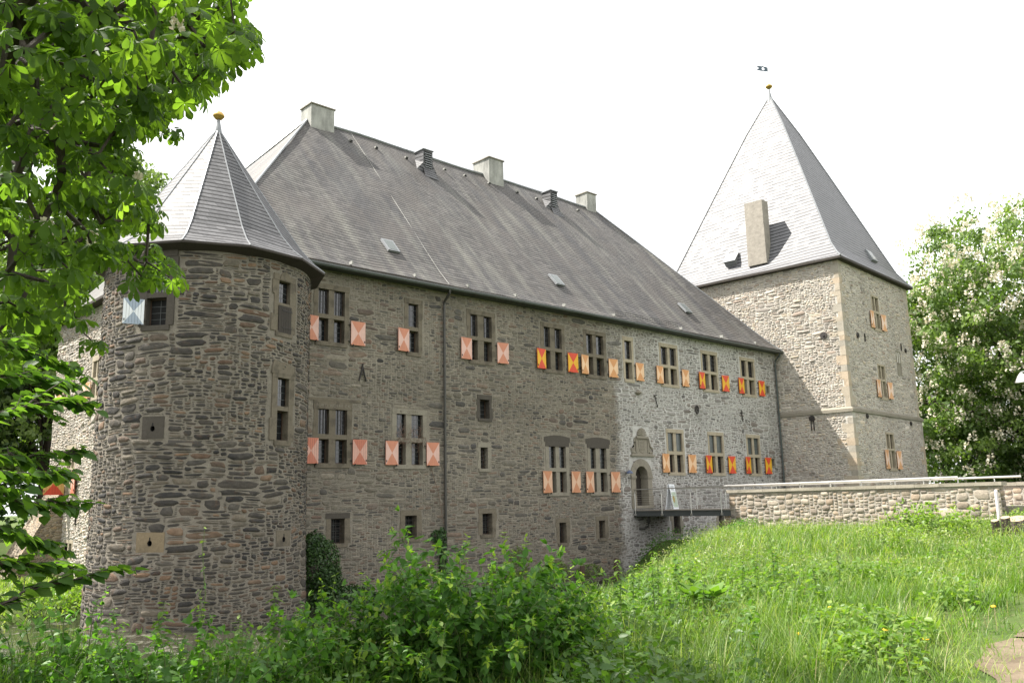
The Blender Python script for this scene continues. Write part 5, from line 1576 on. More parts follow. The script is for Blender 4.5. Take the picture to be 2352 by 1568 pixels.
# --- lime twigs reaching in from the left, lower down
lt0 = np.array([-1.7, -24.3, 0.0])
lt = empty('lime_tree', tuple(lt0), label='young lime tree whose round leaved twigs reach in at lower left', cat='tree')
mb = MB()
def pix_dir(px_, py_):
    d = np.array(_f)+(px_-1176)/F*np.array(_r2)-(py_-784)/F*np.array(_u2); return d/np.linalg.norm(d)
main = [lt0+np.array(v) for v in ((0, 0, -.3), (.05, .05, 1.0), (.15, .2, 2.2), (.2, .3, 3.4))]
mb.tube([tuple(m_-lt0) for m_ in main], [.12, .10, .08, .05], 10)
sprays = [((-60, 960), (80, 925), (195, 925), 5.0, 1.6), ((-60, 870), (60, 860), (150, 880), 5.4, 1.9), ((-60, 1040), (60, 1050), (175, 1035), 5.2, 1.4), ((-60, 1110), (50, 1150), (165, 1150), 5.0, 1.2),
          ((-60, 1190), (50, 1230), (130, 1255), 5.3, 1.1), ((-70, 1420), (70, 1355), (258, 1305), 4.8, 1.0), ((-60, 1290), (60, 1290), (150, 1300), 5.1, 1.1), ((-60, 780), (60, 800), (165, 850), 5.8, 2.2), ((-60, 1080), (80, 1090), (150, 1085), 5.6, 1.5)]
LB, LX, LN = [], [], []
for (a, b_, c, dd, hz) in sprays:
    pts = [np.array(EYE)+pix_dir(*q)*d_ for q, d_ in zip((a, b_, c), (dd-.1, dd+.1, dd+.25))]
    st_ = main[1]+(main[3]-main[1])*min(max((pts[0][2]-.8)/2.5, 0), 1)
    full = [st_, (st_+pts[0])/2+np.array([0, 0, .12]), *pts]
    # smooth resample
    C_ = []
    for k in range(len(full)-1):
        for t in np.linspace(0, 1, 7)[:-1]: C_.append(full[k]*(1-t)+full[k+1]*t+rng.normal(size=3)*.006)
    C_.append(full[-1])
    mb.tube([tuple(p-lt0) for p in C_], list(np.linspace(.016, .003, len(C_))), 5)
    start = 8
    for k in range(start, len(C_)):
        for sgn in (-1, 1):
            d = C_[k]-C_[k-1]; d = d/np.linalg.norm(d); sd = np.cross(d, [0, 0, 1]); sd /= np.linalg.norm(sd)
            L_ = rng.uniform(.05, .30)*(1-.6*(k-start)/(len(C_)-start))
            tw = [C_[k], C_[k]+(sd*sgn*.55+d*.8+np.array([0, 0, rng.uniform(-.25, .2)]))*L_]
            mb.tube([tuple(p-lt0) for p in tw], [.003, .0015], 3)
            m_ = int(2+L_/.045)
            for q in range(m_):
                f_ = (q+.6)/m_; p = tw[0]*(1-f_)+tw[1]*f_
                ld = d*.6+sd*(1 if q % 2 else -1)*.9*1+np.array([0, 0, rng.uniform(-.7, .0)])
                LB.append(p); LX.append(ld); LN.append(np.array([rng.normal()*.35, rng.normal()*.35, 1]))
mb.build('trunk', M_BARK, lt)
LB, LX, LN = np.array(LB), np.array(LX), np.array(LN)
# crown of the young lime outside the frame
n = 2600; q = unit_rand(n)*rng.uniform(.5, 1, (n, 1))*np.array([1.7, 1.5, 1.5])+lt0+np.array([-.3, .1, 3.4])
pxq, pyq, dq = cam_px(q); q = q[(pxq < -40) | (dq < 0)]
LB = np.vstack([LB, q]); LX = np.vstack([LX, unit_rand(len(q))]); LN = np.vstack([LN, np.tile([0, 0, 1.], (len(q), 1))+rng.normal(size=(len(q), 3))*.4])
L = rng.uniform(.055, .095, len(LB))
leaves('leaves', LB, LX, LN, L, L*.92, LEAF_OVATE, M_LIME, lt, origin=lt0)

# --- shrubs with upright stems and paired leaves
def shrub(name, base, rad, hgt, nstem, leaf, mat, label, cat='shrub', group=None, tipyellow=.3, seed=0, step=.06, up=1.0, lw=.68, cull=None, side_tw=True):
    r = np.random.default_rng(seed+77); base = np.array(base, float)
    e = empty(name, tuple(base), label=label, cat=cat, group=group)
    mb = MB(); A = [[], [], [], [], []]
    for s in range(nstem):
        a = r.uniform(0, 6.28); q = math.sqrt(r.random())
        end = np.array([math.cos(a)*q*rad[0], math.sin(a)*q*rad[1], hgt*(math.sqrt(max(1-q*q*.8, .05)))*(r.uniform(.5, 1.0) if r.random() < .8 else r.uniform(1.0, 1.28))])
        st_ = np.array([math.cos(a)*q*rad[0]*.35, math.sin(a)*q*rad[1]*.35, 0.0])
        st_[2] = float(ground_z(base[0]+st_[0], base[1]+st_[1]))-base[2]-.03
        ctrl = st_*.4+end*.6; ctrl[2] = end[2]*(1.02 if q > .5 else .6)
        T = np.linspace(0, 1, 9)[:, None]
        C_ = st_*(1-T)**2+2*ctrl*T*(1-T)*up+end*T**2+r.normal(size=(9, 3))*.012
        mb.tube([tuple(c) for c in C_], list(np.linspace(.007, .002, 9)), 4, cap=False)
        L_ = np.linalg.norm(np.diff(C_, axis=0), axis=1).sum()
        m_ = int(L_*.85/step)
        for k in range(m_):
            f_ = 1-(k/m_)*.85; x = f_*8; i_ = min(int(x), 7); p = C_[i_]*(1-(x-i_))+C_[i_+1]*(x-i_)
            d = C_[i_+1]-C_[i_]; d = d/np.linalg.norm(d)
            sd = np.cross(d, [0, 0, 1])+r.normal(size=3)*.15; sd = sd/np.linalg.norm(sd)
            if k % 2: sd = np.cross(d, sd)
            for sg in (-1, 1):
                tw = 0
                if side_tw and r.random() < .35 and k > 2: tw = r.uniform(.05, .16)
                o_ = p+sd*sg*tw+np.array([0, 0, tw*.4])
                nl = 1 if tw == 0 else 3
                for z in range(nl):
                    ld = sd*sg+d*.35+np.array([0, 0, r.uniform(-.45, .35)])+(r.normal(size=3)*.6 if nl > 1 else 0)
                    A[0].append(o_); A[1].append(ld); A[2].append(np.array([0, 0, 1])+r.normal(size=3)*.3)
                    young = max(0, 1-k*.15)
                    A[3].append(leaf*r.uniform(.75, 1.15)*(1-.55*young)); A[4].append(min(1, r.uniform(0, .6)+young*r.uniform(.3, .8)*tipyellow*2))
    st = mb.build('stems', M_STEM, e)
    O, X, N, L, tn = map(np.array, A)
    leaves('leaves', O, X, N, L, L*lw, LEAF_OVATE, mat, e, tint=tn, bend=r.uniform(-.4, .0, len(O)))
    return e
def gz(x, y): return float(ground_z(x, y))
shrub('snowberry_bush', (4.95, -22.2, gz(4.95, -22.2)), (1.38, 1.1), 1.26, 180, .090, M_SNOW, 'large leafy bush with yellow green shoot tips at bottom centre', seed=1, tipyellow=.6, step=.055)
shrub('snowberry_bush', (3.9, -21.9, gz(3.9, -21.9)), (.9, .7), .98, 60, .085, M_SNOW, 'leafy bush adjoining the left flank of the big centre bush', seed=6, tipyellow=.5, step=.055)
shrub('snowberry_bush', (2.55, -22.2, gz(2.55, -22.2)), (1.3, .9), .86, 120, .080, M_SNOW, 'low leafy bush in the shade below the round tower', seed=2, tipyellow=.25, step=.055)
shrub('snowberry_bush', (1.95, -21.5, gz(1.95, -21.5)), (.95, .7), .92, 80, .075, M_SNOW, 'leafy bush nearest the left edge before the tower foot', seed=16, tipyellow=.3, step=.055)
shrub('snowberry_bush', (6.35, -21.7, gz(6.35, -21.7)), (.75, .65), .80, 50, .080, M_SNOW, 'smaller half sunlit bush at the right foot of the centre bush', seed=3, tipyellow=.8, step=.055)
shrub('snowberry_shoot', (3.05, -21.2, gz(3.05, -21.2)), (.10, .10), 1.38, 3, .07, M_SNOW, 'tall thin leafy shoot rising alone before the round tower', seed=4, tipyellow=.9, step=.12, side_tw=False)
shrub('elder_shrub', (26.0, -17.6, gz(26.0, -17.6)), (2.1, 1.5), .95, 95, .15, M_BRIGHT, 'bright yellow green shrub beneath the end of the parapet wall', seed=8, step=.13)
shrub('elder_shrub', (22.6, -18.3, gz(22.6, -18.3)), (1.9, 1.1), .62, 60, .13, M_BRIGHT, 'low spreading yellow green shrub in the meadow left of the stumps', seed=9, step=.12)
shrub('elder_shrub', (29.6, -19.2, gz(29.6, -19.2)), (1.5, 1.2), .8, 60, .13, M_BRIGHT, 'pale green shrub growing behind the tree stumps at right', seed=10, step=.12)
# rounded ivy mound and creepers on the house
def leafmass(name, blobs, n, leaf, mat, label, cat, seed=0, group=None, flat=None, kind=None):
    r = np.random.default_rng(seed+500)
    O, N = [], []
    tot = sum(b_[1][0]*b_[1][2]+b_[1][0]*b_[1][1] for b_ in blobs)
    for c, rad in blobs:
        m_ = int(n*(rad[0]*rad[2]+rad[0]*rad[1])/tot)
        u = norm(r.normal(size=(m_, 3))); s_ = r.uniform(.80, 1.05, (m_, 1))*(1+.10*vnoise(u[:, 0]*6, u[:, 2]*6, seed)[:, None])
        O.append(np.array(c)+u*s_*np.array(rad)); N.append(norm(u/np.array(rad)))
    O, N = np.vstack(O), np.vstack(N)
    X = norm(np.cross(N, r.normal(size=N.shape))+np.array([0, 0, -.8])); N = norm(N+r.normal(size=N.shape)*.45)
    L = leaf*r.uniform(.7, 1.3, len(O))
    org = np.array(blobs[0][0])
    o = leaves(name, O, X, N, L, L*.9, LEAF_OVATE if leaf > .05 and len(O) < 9000 else LEAF_SIMPLE, mat, None, tint=r.uniform(0, 1, len(O)), origin=org)
    o.location = tuple(org)
    return tag(o, label, cat, group, kind)
leafmass('ivy_mound', [((16.45, -.35, -.35), (.75, .5, .95)), ((16.2, -.3, .25), (.45, .4, .6)), ((16.8, -.3, -1.0), (.55, .45, .7))], 5200, .07, M_IVY, 'dense rounded ivy mound climbing between round tower and house', 'ivy', 1)
leafmass('ivy_patch', [((17.2, -.7, -1.6), (1.5, .8, .55)), ((19.4, -.7, -1.75), (1.4, .7, .35))], 5200, .08, M_IVY, 'dark low ivy patch at the water below the barred windows', 'ivy', 2)
leafmass('climbing_ivy', [((22.02, -.14, .25), (.22, .16, .55)), ((21.8, -.10, .45), (.28, .12, .25)), ((22.1, -.14, -.8), (.20, .16, .8)), ((22.3, -.2, -1.5), (.6, .3, .35))], 2400, .075, M_IVY, 'ivy climbing the foot of the dark downpipe', 'ivy', 3)
leafmass('creeper', [((26.1, -.25, -.9), (.55, .25, .75)), ((25.2, -.25, -1.4), (.9, .3, .45)), ((28.3, -.3, -1.35), (.8, .3, .5)), ((30.4, -.35, -1.5), (.9, .3, .4))], 3600, .06, M_BGPALE, 'loose light green creeper at the foot of the house wall', 'climbing plant', 4)
b = MB()
for k in range(70):
    x, z = rng.uniform(19.75, 21.35), rng.uniform(3.9, 4.5); pts = []
    a = rng.uniform(0, 6.28)
    for s_ in range(7):
        pts.append((x, -.03-.03*rng.random(), z)); a += rng.normal()*.8; x += math.cos(a)*.09; z += math.sin(a)*.09+.01
    b.tube(pts, .005, 3, cap=False)
b.tube([(22.15, -.1, .9), (21.9, -.06, 2.2), (21.6, -.05, 3.0), (21.3, -.05, 4.3)], .01, 4)
b.build('dry_vine', simple('dry_vine_stems', (.16, .10, .07), .85), None, label='bare brown vine tangled over the cross window beside the downpipe', cat='vine')

# --- nettles, upright plants
def nettle(mbase, h, r, seedpos):
    mb = MB(); mb.tube([(0, 0, -.05), (.02*r.normal(), .02*r.normal(), h*.5), (.05*r.normal(), .05*r.normal(), h)], [.005, .004, .002], 4)
    O, X, N, L, T_ = [], [], [], [], []
    k_ = int(h/.06)
    for k in range(k_):
        z = h*(1-k/k_*.85); a = (k % 2)*1.57+r.uniform(-.2, .2)
        for sg in (0, math.pi):
            for rep_ in (0, 1):
                aa = a+sg+(rep_*.9)
                O.append((0, 0, z-rep_*.03)); X.append((math.cos(aa), math.sin(aa), r.uniform(-.5, .1))); N.append((0+r.normal()*.2, r.normal()*.2, 1))
                L.append((.045+.07*min(1, (k+.5)/4))*r.uniform(.85, 1.15)*(1 if rep_ == 0 else .6)); T_.append(np.clip(r.uniform(.1, .6)+max(0, .5-k*.12), 0, 1))
    return mb, np.array(O, float), np.array(X), np.array(N), np.array(L), np.array(T_)
protos = []
spots = []
rn = np.random.default_rng(91)
def at_az(px_, r_): 
    d = pix_dir(px_, 1100); h = np.hypot(d[0], d[1]); return (EYE.x+d[0]/h*r_, EYE.y+d[1]/h*r_)
for px_, r_ in ((1470, 11.5), (1497, 12.0), (1520, 11.2), (1548, 12.4), (1572, 12.0), (1490, 10.2), (1640, 13.4), (1690, 12.6), (1720, 14.2), (1765, 13.0), (1850, 13.8), (1905, 14.5), (1600, 10.4), (1440, 10.8), (470, 7.4), (390, 7.2), (560, 7.6), (640, 7.9), (330, 7.0), (700, 8.0), (1350, 8.8), (1410, 9.4), (830, 6.9), (900, 6.6), (1010, 6.5), (1540, 10.8), (1455, 12.6)):
    spots.append(at_az(px_, r_))
meshes = []
for v in range(4):
    h = (.75, .9, .62, .82)[v]
    meshes.append(nettle(None, h, rn, None))
for i_, (x, y) in enumerate(spots):
    v = i_ % 4
    e = empty('nettle', (x, y, gz(x, y)), rn.uniform(0, 6.28), label='upright stinging nettle with pointed paired leaves in the grass', cat='nettle', group='nettles standing in the meadow and under the trees')
    sc = rn.uniform(.85, 1.15); e.scale = (sc, sc, sc)
    if i_ < 4:
        mb, O, X, N, L, T_ = meshes[v]
        st_ = mb.build('stem', M_STEM, e); lv = leaves('leaves', O, X, N, L, L*.55, LEAF_OVATE, M_NETTLE, e, tint=T_)
        protos.append((st_, lv))
    else:
        for src in protos[v]:
            c = src.copy(); COL.objects.link(c); c.parent = e

# hogweed
hx, hy = at_az(1600, 11.6)
hz = gz(hx, hy)
e = empty('hogweed', (hx, hy, hz), label='hogweed plant with one broad deeply lobed upturned leaf in the meadow', cat='plant')
mb = MB(); mb.tube([(0, 0, 0), (.02, 0, .22)], .012, 6)
O, X, N, L, T_ = [], [], [], [], []
for k in range(7):
    a = -.2+k*6.28/7; d = np.array([math.cos(a), math.sin(a), .55]); d /= np.linalg.norm(d)
    Lk = .42; mb.tube([(0, 0, .22), tuple(np.array([0, 0, .22])+d*Lk*.9)], [.006, .002], 4)
    O.append(np.array([0, 0, .22])); X.append(d); N.append(np.array([-d[0], -d[1], 1.2])); L.append(Lk*1.05); T_.append(.75)
    for f_ in (.35, .6):
        for sg in (-1, 1):
            sd = np.cross(d, [0, 0, 1]); sd /= np.linalg.norm(sd)
            O.append(np.array([0, 0, .22])+d*Lk*f_); X.append(d*.7+sd*sg*.8); N.append(np.array([-d[0], -d[1], 1.4])); L.append(.2); T_.append(.65)
mb.build('stalk', M_STEM, e)
leaves('leaves', np.array(O), np.array(X), np.array(N), np.array(L), np.array(L)*.62, LEAF_OVATE, M_NETTLE, e, tint=np.array(T_)*.8, bend=np.full(len(O), .1))

# stumps
for i_, (x, y, h, r_, tl, lb) in enumerate(((27.6, -19.25, .42, .24, .12, 'thick sawn tree stump with pale top right of the others'), (26.75, -19.0, .42, .10, -.2, 'thin sawn stump leaning left of the thick one'), (27.1, -19.15, .48, .12, -.1, 'slim sawn stump between the thin and the thick one'), (27.3, -19.9, .18, .26, .1, 'low sawn stump lying before the thick one'))):
    b = MB(); z0 = gz(x, y)
    n_ = 14
    prof_ = [(r_*1.25, -.1), (r_*1.05, .1), (r_, h)]
    R0 = [1+.12*math.sin(3*k+i_)+.06*rng.normal() for k in range(n_)]
    for a_ in range(2):
        for k in range(n_):
            k2 = (k+1) % n_; t0, t1 = 2*math.pi*k/n_, 2*math.pi*k2/n_
            def sp(q, t, kk): rr_, z_ = prof_[q]; rr_ *= R0[kk]; return (rr_*math.cos(t)+tl*z_, rr_*math.sin(t), z_+(.10*math.cos(t)*r_/.3 if q == 2 else 0))
            b.face([sp(a_, t0, k), sp(a_, t1, k2), sp(a_+1, t1, k2), sp(a_+1, t0, k)], 0)
    b.face([sp(2, 2*math.pi*k/n_, k) for k in range(n_)], 1)
    b.build('tree_stump', [M_BARK, M_CUT], None, (x, y, z0), label=lb, cat='tree stump', group='sawn tree stumps in the shrubs')
# dandelions
src = None
for i_, (x, y) in enumerate(((9.09, -23.77), (8.85, -24.27), (11.67, -23.93), (10.2, -22.6), (8.2, -23.3))):
    lbl = 'yellow dandelion flower in the grass near the path'
    b = MB(); e = empty('dandelion', (x, y, gz(x, y)), label=lbl, cat='flower', group='dandelions in the meadow')
    if src is None:
        b.tube([(0, 0, 0), (.01, 0, .20)], .003, 5); s1 = b.build('stem', M_STEM, e)
        b = MB()
        for k in range(14):
            a = k*.449; b.face([(.01, 0, .20), (.01+.03*math.cos(a), .03*math.sin(a), .212), (.01+.03*math.cos(a+.4), .03*math.sin(a+.4), .208)])
        b.lathe([(.03, .20), (.022, .216), (0, .222)], .01, 0, 12); s2 = b.build('flower_head', M_YELLOW, e); src = (s1, s2)
    else:
        for q in src:
            c = q.copy(); COL.objects.link(c); c.parent = e

# ------------------------------------------------------------------ grass and ground cover
def scatter(n, r0, r1, az0=9, az1=90, power=1.0):
    r_ = r0+(r1-r0)*rng.random(n)**power; a = np.radians(rng.uniform(az0, az1, n))
    return EYE.x+r_*np.sin(a), EYE.y+r_*np.cos(a), r_
def land(x, y, lim=-3.9):
    cd = crest_dist(x, y); k = (cd > lim) & ~((x > 33.9) & (y > -17.0)) & (x < 60)
    return k
PATHC = np.array([(3., -28.2), (7.5, -26.0), (10.8, -24.95), (14.5, -24.6), (22, -24.5), (30, -23.5)])
def path_dist(x, y):
    best = np.full(len(x), 9e9)
    for (ax_, ay_), (bx_, by_) in zip(PATHC[:-1], PATHC[1:]):
        dx, dy = bx_-ax_, by_-ay_; t = np.clip(((x-ax_)*dx+(y-ay_)*dy)/(dx*dx+dy*dy), 0, 1)
        best = np.minimum(best, np.hypot(x-ax_-t*dx, y-ay_-t*dy))
    return best
def blades(name, x, y, h, wd, lean, mat, label, tint=None, upb=.0):
    n = len(x); z = ground_z(x, y)-.02
    a = rng.uniform(0, 2*np.pi, n)
    D = np.stack([np.cos(a)*lean, np.sin(a)*lean, np.ones(n)], 1)
    N = np.stack([np.cos(a), np.sin(a), -lean*.2], 1)
    return leaves(name, np.stack([x, y, z], 1), D, N, h, wd, BLADE, mat, None, bend=rng.uniform(.05, .75, n)+upb, tint=tint, kind='stuff', label=label)
X_, Y_, Hh, Ww = [], [], [], []
for n, r0, r1, h0, h1, w0 in ((112000, 5.2, 11.5, .12, .40, .0080), (94000, 11.5, 20, .14, .42, .013), (82000, 20, 38, .16, .42, .024)):
    x, y, r_ = scatter(n, r0, r1)
    cl = vnoise(x*2.1, y*2.1, 5.0)*.5+vnoise(x*.7, y*.7, 2.0)*.5
    k = land(x, y, -5.2) & (ground_z(x, y) > -1.75) & (rng.random(n) < .62+.5*cl)
    pd = path_dist(x, y)+.25*vnoise(x*3, y*3, 2.); k &= (rng.random(n) < np.clip((pd-.35)/.9, .20, 1))
    x, y, cl, pd = x[k], y[k], cl[k], pd[k]
    hh_ = (h0+(h1-h0)*rng.random(len(x))**1.3)*(1+.55*cl)*np.clip(.22+pd*.36, .2, 1)
    X_.append(x); Y_.append(y); Hh.append(hh_); Ww.append(w0*rng.uniform(.6, 1.4, len(x)))
x, y, hh_, ww = map(np.concatenate, (X_, Y_, Hh, Ww))
tn = np.clip(.42+.42*vnoise(x*.8, y*.8, 8.)+rng.normal(size=len(x))*.17+(rng.random(len(x)) < .12)*.5, 0, 1)
blades('meadow_grass', x, y, hh_, ww, np.abs(rng.normal(size=len(x)))*.70, M_GRASS, 'rough green meadow grass on the castle bank', tint=tn)
# tall grass at lower left; low tints paint extra shade into the blades
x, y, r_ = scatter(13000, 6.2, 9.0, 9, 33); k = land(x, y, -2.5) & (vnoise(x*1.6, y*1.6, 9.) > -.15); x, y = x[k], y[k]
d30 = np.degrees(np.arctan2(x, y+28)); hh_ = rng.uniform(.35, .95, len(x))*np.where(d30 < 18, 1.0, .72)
blades('tall_grass', x, y, hh_, rng.uniform(.007, .013, len(x)), np.abs(rng.normal(size=len(x)))*.22, M_GRASS, 'tall arching grass at lower left, tinted darker for shade', tint=rng.uniform(0, .35, len(x)))
x, y, r_ = scatter(5200, 6.5, 9.5, 30, 62); k = land(x, y, -2.) & (vnoise(x*2.2, y*2.2, 4.) > .2); x, y = x[k], y[k]
blades('tall_grass', x, y, rng.uniform(.35, .72, len(x)), rng.uniform(.006, .011, len(x)), np.abs(rng.normal(size=len(x)))*.25, M_GRASS, 'clumps of taller grass between the bushes and the meadow')
# lawn west of the castle and bank below it
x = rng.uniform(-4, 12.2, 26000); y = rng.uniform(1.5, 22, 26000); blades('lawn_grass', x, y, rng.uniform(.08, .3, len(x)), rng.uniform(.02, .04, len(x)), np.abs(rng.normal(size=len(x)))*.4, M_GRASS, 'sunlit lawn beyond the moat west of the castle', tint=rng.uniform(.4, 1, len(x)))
def cover(name, x, y, zmax, leaf, mat, label, tint=None, flat=.5, tmpl=LEAF_SIMPLE):
    n = len(x); z = ground_z(x, y)+zmax*rng.random(n)**.8
    N = np.stack([rng.normal(size=n)*flat, rng.normal(size=n)*flat, np.ones(n)], 1)
    L = leaf*rng.uniform(.6, 1.3, n)
    return leaves(name, np.stack([x, y, z], 1), unit_rand(n)*np.array([1, 1, .5]), N, L, L*.62, tmpl, mat, None, tint=tint, kind='stuff', label=label)
x, y, r_ = scatter(60000, 16, 37, 44, 78); den = vnoise(x*.5, y*.5, 1.); k = land(x, y, -4.2) & (rng.random(len(x)) < .55+.5*den) & (path_dist(x, y) > .9); x, y, r_, den = x[k], y[k], r_[k], den[k]
cover('bedstraw', x, y, .20+.34*np.clip(den+.5, 0, 1), .050, M_WISP, 'soft mounds of fine bedstraw and goosegrass in front of the parapet', tint=np.clip(rng.normal(size=len(x))*.25+.45+.3*vnoise(x*.9, y*.9, 7.), 0, 1))
x, y, r_ = scatter(26000, 8.5, 20, 46, 70); den = vnoise(x*.9, y*.9, 12.); k = land(x, y, -3.) & (den > .12) & (path_dist(x, y) > 1.2); x, y, den = x[k], y[k], den[k]
cover('broadleaf_herbs', x, y, .14+.3*den, .085, M_NETTLE, 'bright broad leaved herbs mixed into the meadow', tint=rng.uniform(.3, 1, len(x)), tmpl=LEAF_OVATE)
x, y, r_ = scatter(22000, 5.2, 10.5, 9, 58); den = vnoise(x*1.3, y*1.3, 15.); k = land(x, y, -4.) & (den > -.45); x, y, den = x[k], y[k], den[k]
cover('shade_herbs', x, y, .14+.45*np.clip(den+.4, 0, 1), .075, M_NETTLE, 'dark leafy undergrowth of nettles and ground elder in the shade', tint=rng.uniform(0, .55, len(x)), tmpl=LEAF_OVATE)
# shaded growth on the bank under the footbridge
n_ = 9000; x = rng.uniform(27.5, 34.3, n_); y = rng.uniform(-7.5, -1.5, n_); k = (ground_z(x, y) > -2.2) & (crest_dist(x, y) < .8); x, y = x[k], y[k]
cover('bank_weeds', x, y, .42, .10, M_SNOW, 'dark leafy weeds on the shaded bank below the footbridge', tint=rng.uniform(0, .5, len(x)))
# dry seed stalks and darker tussocks break up the meadow
x, y, r_ = scatter(1500, 7.5, 26, 34, 77); k = land(x, y, -2.5) & (path_dist(x, y) > .7); x, y = x[k], y[k]
blades('dry_stalks', x, y, rng.uniform(.22, .46, len(x)), rng.uniform(.004, .008, len(x)), np.abs(rng.normal(size=len(x)))*.5, simple_straw, 'pale dry grass stalks scattered through the meadow')
tc_ = rng.uniform(0, 1, (150, 2)); tx_, ty_, tr__ = scatter(150, 6.5, 24, 42, 76)
rep_ = 90; x = np.repeat(tx_, rep_)+rng.normal(size=150*rep_)*.13; y = np.repeat(ty_, rep_)+rng.normal(size=150*rep_)*.13; k = land(x, y, -2.) & (path_dist(x, y) > 1.0); x, y = x[k], y[k]
blades('tussock_grass', x, y, rng.uniform(.22, .52, len(x)), rng.uniform(.007, .014, len(x)), np.abs(rng.normal(size=len(x)))*.6, M_GRASS, 'darker green tussocks standing out of the meadow', tint=rng.uniform(0, .3, len(x)))
# small boulder half buried under the centre bush
b = MB()
for i_ in range(6):
    for k in range(12):
        def bp(i2, k2):
            th, ph = math.pi*i2/6, 2*math.pi*k2/12; f_ = 1+.16*math.sin(3*ph+2*th)+.1*math.sin(5*th+ph)
            return (.34*f_*math.sin(th)*math.cos(ph), .25*f_*math.sin(th)*math.sin(ph), .20*f_*math.cos(th)+.05)
        q = [bp(i_, k), bp(i_+1, k), bp(i_+1, k+1), bp(i_, k+1)]
        b.face(q, 0, None, True)
b.build('boulder', simple('mossy_brown_stone', (.075, .05, .032), .9, nscale=6, var=.4, bump=.03), None, (4.0, -23.05, gz(4.0, -23.05)), label='reddish brown boulder half hidden below the centre bush', cat='boulder')

# ------------------------------------------------------------------ background trees
def bgtree(name, base, lobes, n, leaf, mat, label, trunk_r=.4, trunk_h=6, seed=0, ncl=None, group=None, flowers=0, clump=.9, tmpl=LEAF_SIMPLE):
    r = np.random.default_rng(seed+900); base = np.array(base, float)
    e = empty(name, tuple(base), label=label, cat='tree', group=group)
    ncl = ncl or n//45
    vol = np.array([l[1][0]*l[1][1]*l[1][2] for l in lobes])**.67; cnt = (ncl*vol/vol.sum()).astype(int)
    C_, OUT = [], []
    for (c, rad), m_ in zip(lobes, cnt):
        u = norm(r.normal(size=(m_, 3))); s_ = (1-.55*r.random((m_, 1))**2.2)*(1+.10*vnoise(u[:, 0]*5+seed, u[:, 2]*5, seed)[:, None])
        C_.append(np.array(c)+u*s_*np.array(rad)); OUT.append(norm(u/np.array(rad)))
    C_, OUT = np.vstack(C_), np.vstack(OUT)
    m_ = n//len(C_)
    cs = clump*r.uniform(.6, 1.35, len(C_))
    off = norm(r.normal(size=(len(C_), m_, 3)))*(r.random((len(C_), m_, 1))**.45)*cs[:, None, None]*np.array([1, 1, .62])
    P_ = (C_[:, None]+off).reshape(-1, 3)
    N_ = norm(off.reshape(-1, 3)*np.array([1, 1, 1.6])+np.repeat(OUT, m_, 0)*.35+np.array([0, 0, .25])+r.normal(size=P_.shape)*.35)
    X_ = norm(np.cross(N_, r.normal(size=P_.shape))+np.array([0, 0, -.5]))
    L = leaf*r.uniform(.65, 1.3, len(P_))
    tn = np.clip(np.repeat(r.uniform(.1, .75, len(C_)), m_)+r.normal(size=len(P_))*.15, 0, 1)
    leaves('crown', P_, X_, N_, L, L*.72, tmpl, mat, e, tint=tn)
    mb = MB(); top = np.array(lobes[0][0])
    mb.tube([(0, 0, -.3), (.1, 0, trunk_h*.5), (top[0]*.3, top[1]*.3, trunk_h), tuple(top)], [trunk_r*1.2, trunk_r, trunk_r*.75, trunk_r*.2], 10)
    for k in range(14):
        t = C_[r.integers(len(C_))]; mb.tube([(top[0]*.2, top[1]*.2, trunk_h*r.uniform(.6, 1.1)), tuple((np.array([0, 0, trunk_h])+t)/2+np.array([0, 0, .4])), tuple(t)], [trunk_r*.35, trunk_r*.2, .04], 6)
    mb.build('trunk', M_BARK, e)
    if flowers:
        # candles stand upright on the outer clumps
        q = np.arange(flowers) % len(C_)
        pos = C_[q]+norm(OUT[q]*.8+np.array([0, 0, .35])+r.normal(size=(len(q), 3))*.75)*(cs[q]*1.08)[:, None]*np.array([1.0, 1.0, .66])
        o = candles('blossom', pos, r.uniform(.50, .80, len(pos)), .085, e, (0, 0, 0), 24); o['kind'] = 'stuff'
    return e
g1 = gz(66, -9)
bgtree('chestnut_tree', (73.0, -6.6, g1), [((0, 0, 14.6), (8.4, 8.2, 8.4)), ((-2.4, 4.6, 10.4), (6.6, 5.6, 6.6)), ((2.5, -6, 9.5), (7.2, 7.2, 7.6)), ((-2.8, 5.2, 4.2), (5.6, 4.8, 3.7)), ((0, -5, 4.0), (6.5, 6.5, 3.6))], 84000, .32, M_BGTREE, 'tall flowering horse chestnut with pale candles right of the square tower', .5, 6, 1, ncl=1000, flowers=2300, clump=1.25)
bgtree('chestnut_tree', (84, 4, g1), [((0, 0, 12), (8, 8, 7.5)), ((2, -6, 8), (8, 8, 7)), ((-1, 5, 7), (6, 6, 6))], 26000, .42, M_DARKTREE, 'darker chestnut standing behind the flowering one at right', .5, 6, 2, ncl=360, flowers=200, clump=1.4)
bgtree('ash_tree', (20.5, 34, .2), [((0, 0, 19), (6, 6, 6.8)), ((-3, 2, 14), (6, 6, 6))], 22000, .38, M_BGPALE, 'pale green tree top showing above the roof by the cone', .4, 9, 3, ncl=330, clump=1.1)
bgtree('dark_tree', (9.5, 27.5, .1), [((0, 0, 9), (4.6, 4.6, 7.5)), ((-3.5, 0, 6), (4, 4, 5.5))], 24000, .36, M_DARKTREE, 'dark dense tree close behind the far corner of the house', .4, 4, 4, ncl=420, clump=1.0)
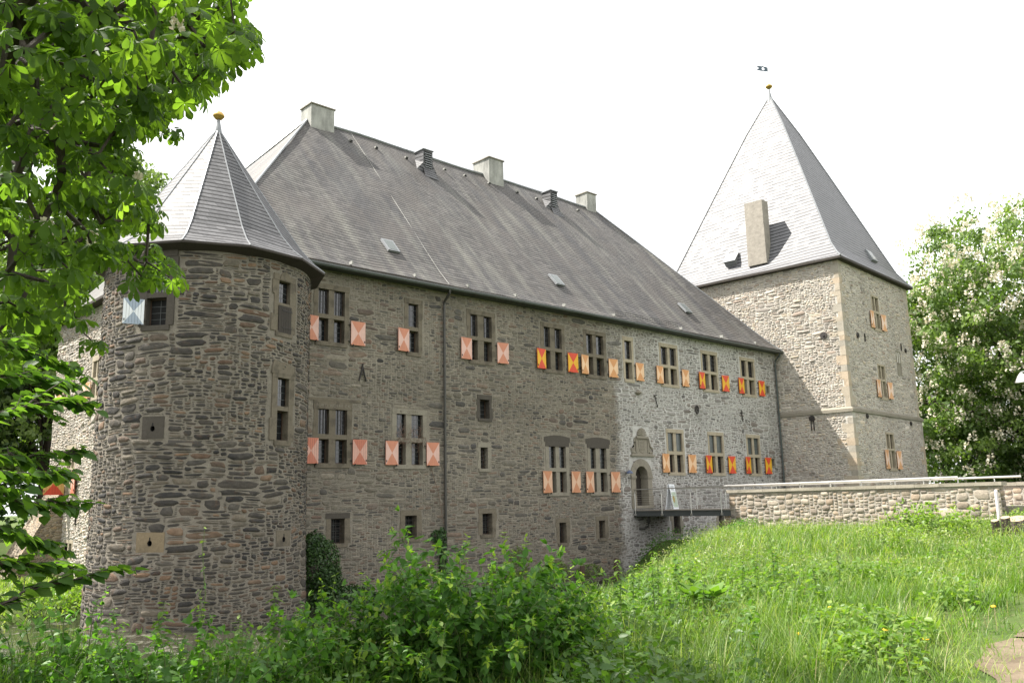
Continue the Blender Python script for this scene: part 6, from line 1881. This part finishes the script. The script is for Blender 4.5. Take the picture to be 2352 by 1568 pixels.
bgtree('dark_tree', (3.5, 30, .1), [((0, 0, 11), (6, 6, 8.5)), ((-4, -2, 6), (5, 5, 5.5)), ((3, -3, 4), (4, 3, 3.8))], 26000, .40, M_DARKTREE, 'broad dark tree beyond the lawn at the left edge', .45, 5, 5, ncl=420, clump=1.2)
bgtree('maple_tree', (14.5, 26.5, .1), [((0, 0, 12.5), (4.4, 4.2, 5.2)), ((-1.5, 0, 8), (3.6, 3.4, 4.5))], 20000, .34, M_BGTREE, 'bright green tree behind the west end of the house roof', .35, 5, 6, ncl=380, clump=.95)
bgtree('dark_tree', (-5, 24, .1), [((0, 0, 9), (6, 6, 7.5)), ((4, -2, 4.5), (5, 4, 4.2))], 22000, .40, M_DARKTREE, 'dark tree farthest left behind the overhanging leaves', .4, 4, 7, ncl=340, clump=1.2)
# far hedge closing the horizon
def hedge(name, pts, h, dens, leaf, mat, label, seed):
    r = np.random.default_rng(seed); O = []
    for (x0, y0), (x1, y1) in zip(pts[:-1], pts[1:]):
        L_ = math.hypot(x1-x0, y1-y0); n = int(L_*dens); t = r.random(n)
        O.append(np.stack([x0+(x1-x0)*t+r.normal(size=n)*.7, y0+(y1-y0)*t+r.normal(size=n)*.7, h*r.random(n)**.8*(1+.18*np.sin(t*L_*.7))+gz((x0+x1)/2, (y0+y1)/2)-.1], 1))
    O = np.vstack(O); L = leaf*r.uniform(.6, 1.3, len(O))
    return leaves(name, O, unit_rand(len(O), r), np.array([0, 0, .5])+r.normal(size=O.shape), L, L*.7, LEAF_SIMPLE, mat, None, tint=r.uniform(0, .8, len(O)), kind='stuff', label=label)
hedge('shrubbery', [(52, -22), (60, -14), (70, -8), (84, -2), (110, 10)], 4.2, 260, .34, M_DARKTREE, 'dark shrubbery under the chestnuts behind the bridge', 3)
hedge('woodland_edge', [(-40, 26), (-16, 34), (0, 38), (14, 40), (34, 46)], 9.0, 330, .5, M_DARKTREE, 'dark woodland edge beyond the moat at left', 4)
hedge('bank_plants', [(-8, .9), (2, 1.6), (8, 2.6), (12, 4.2)], .7, 420, .13, M_BRIGHT, 'sunlit leafy plants along the far moat bank', 5)
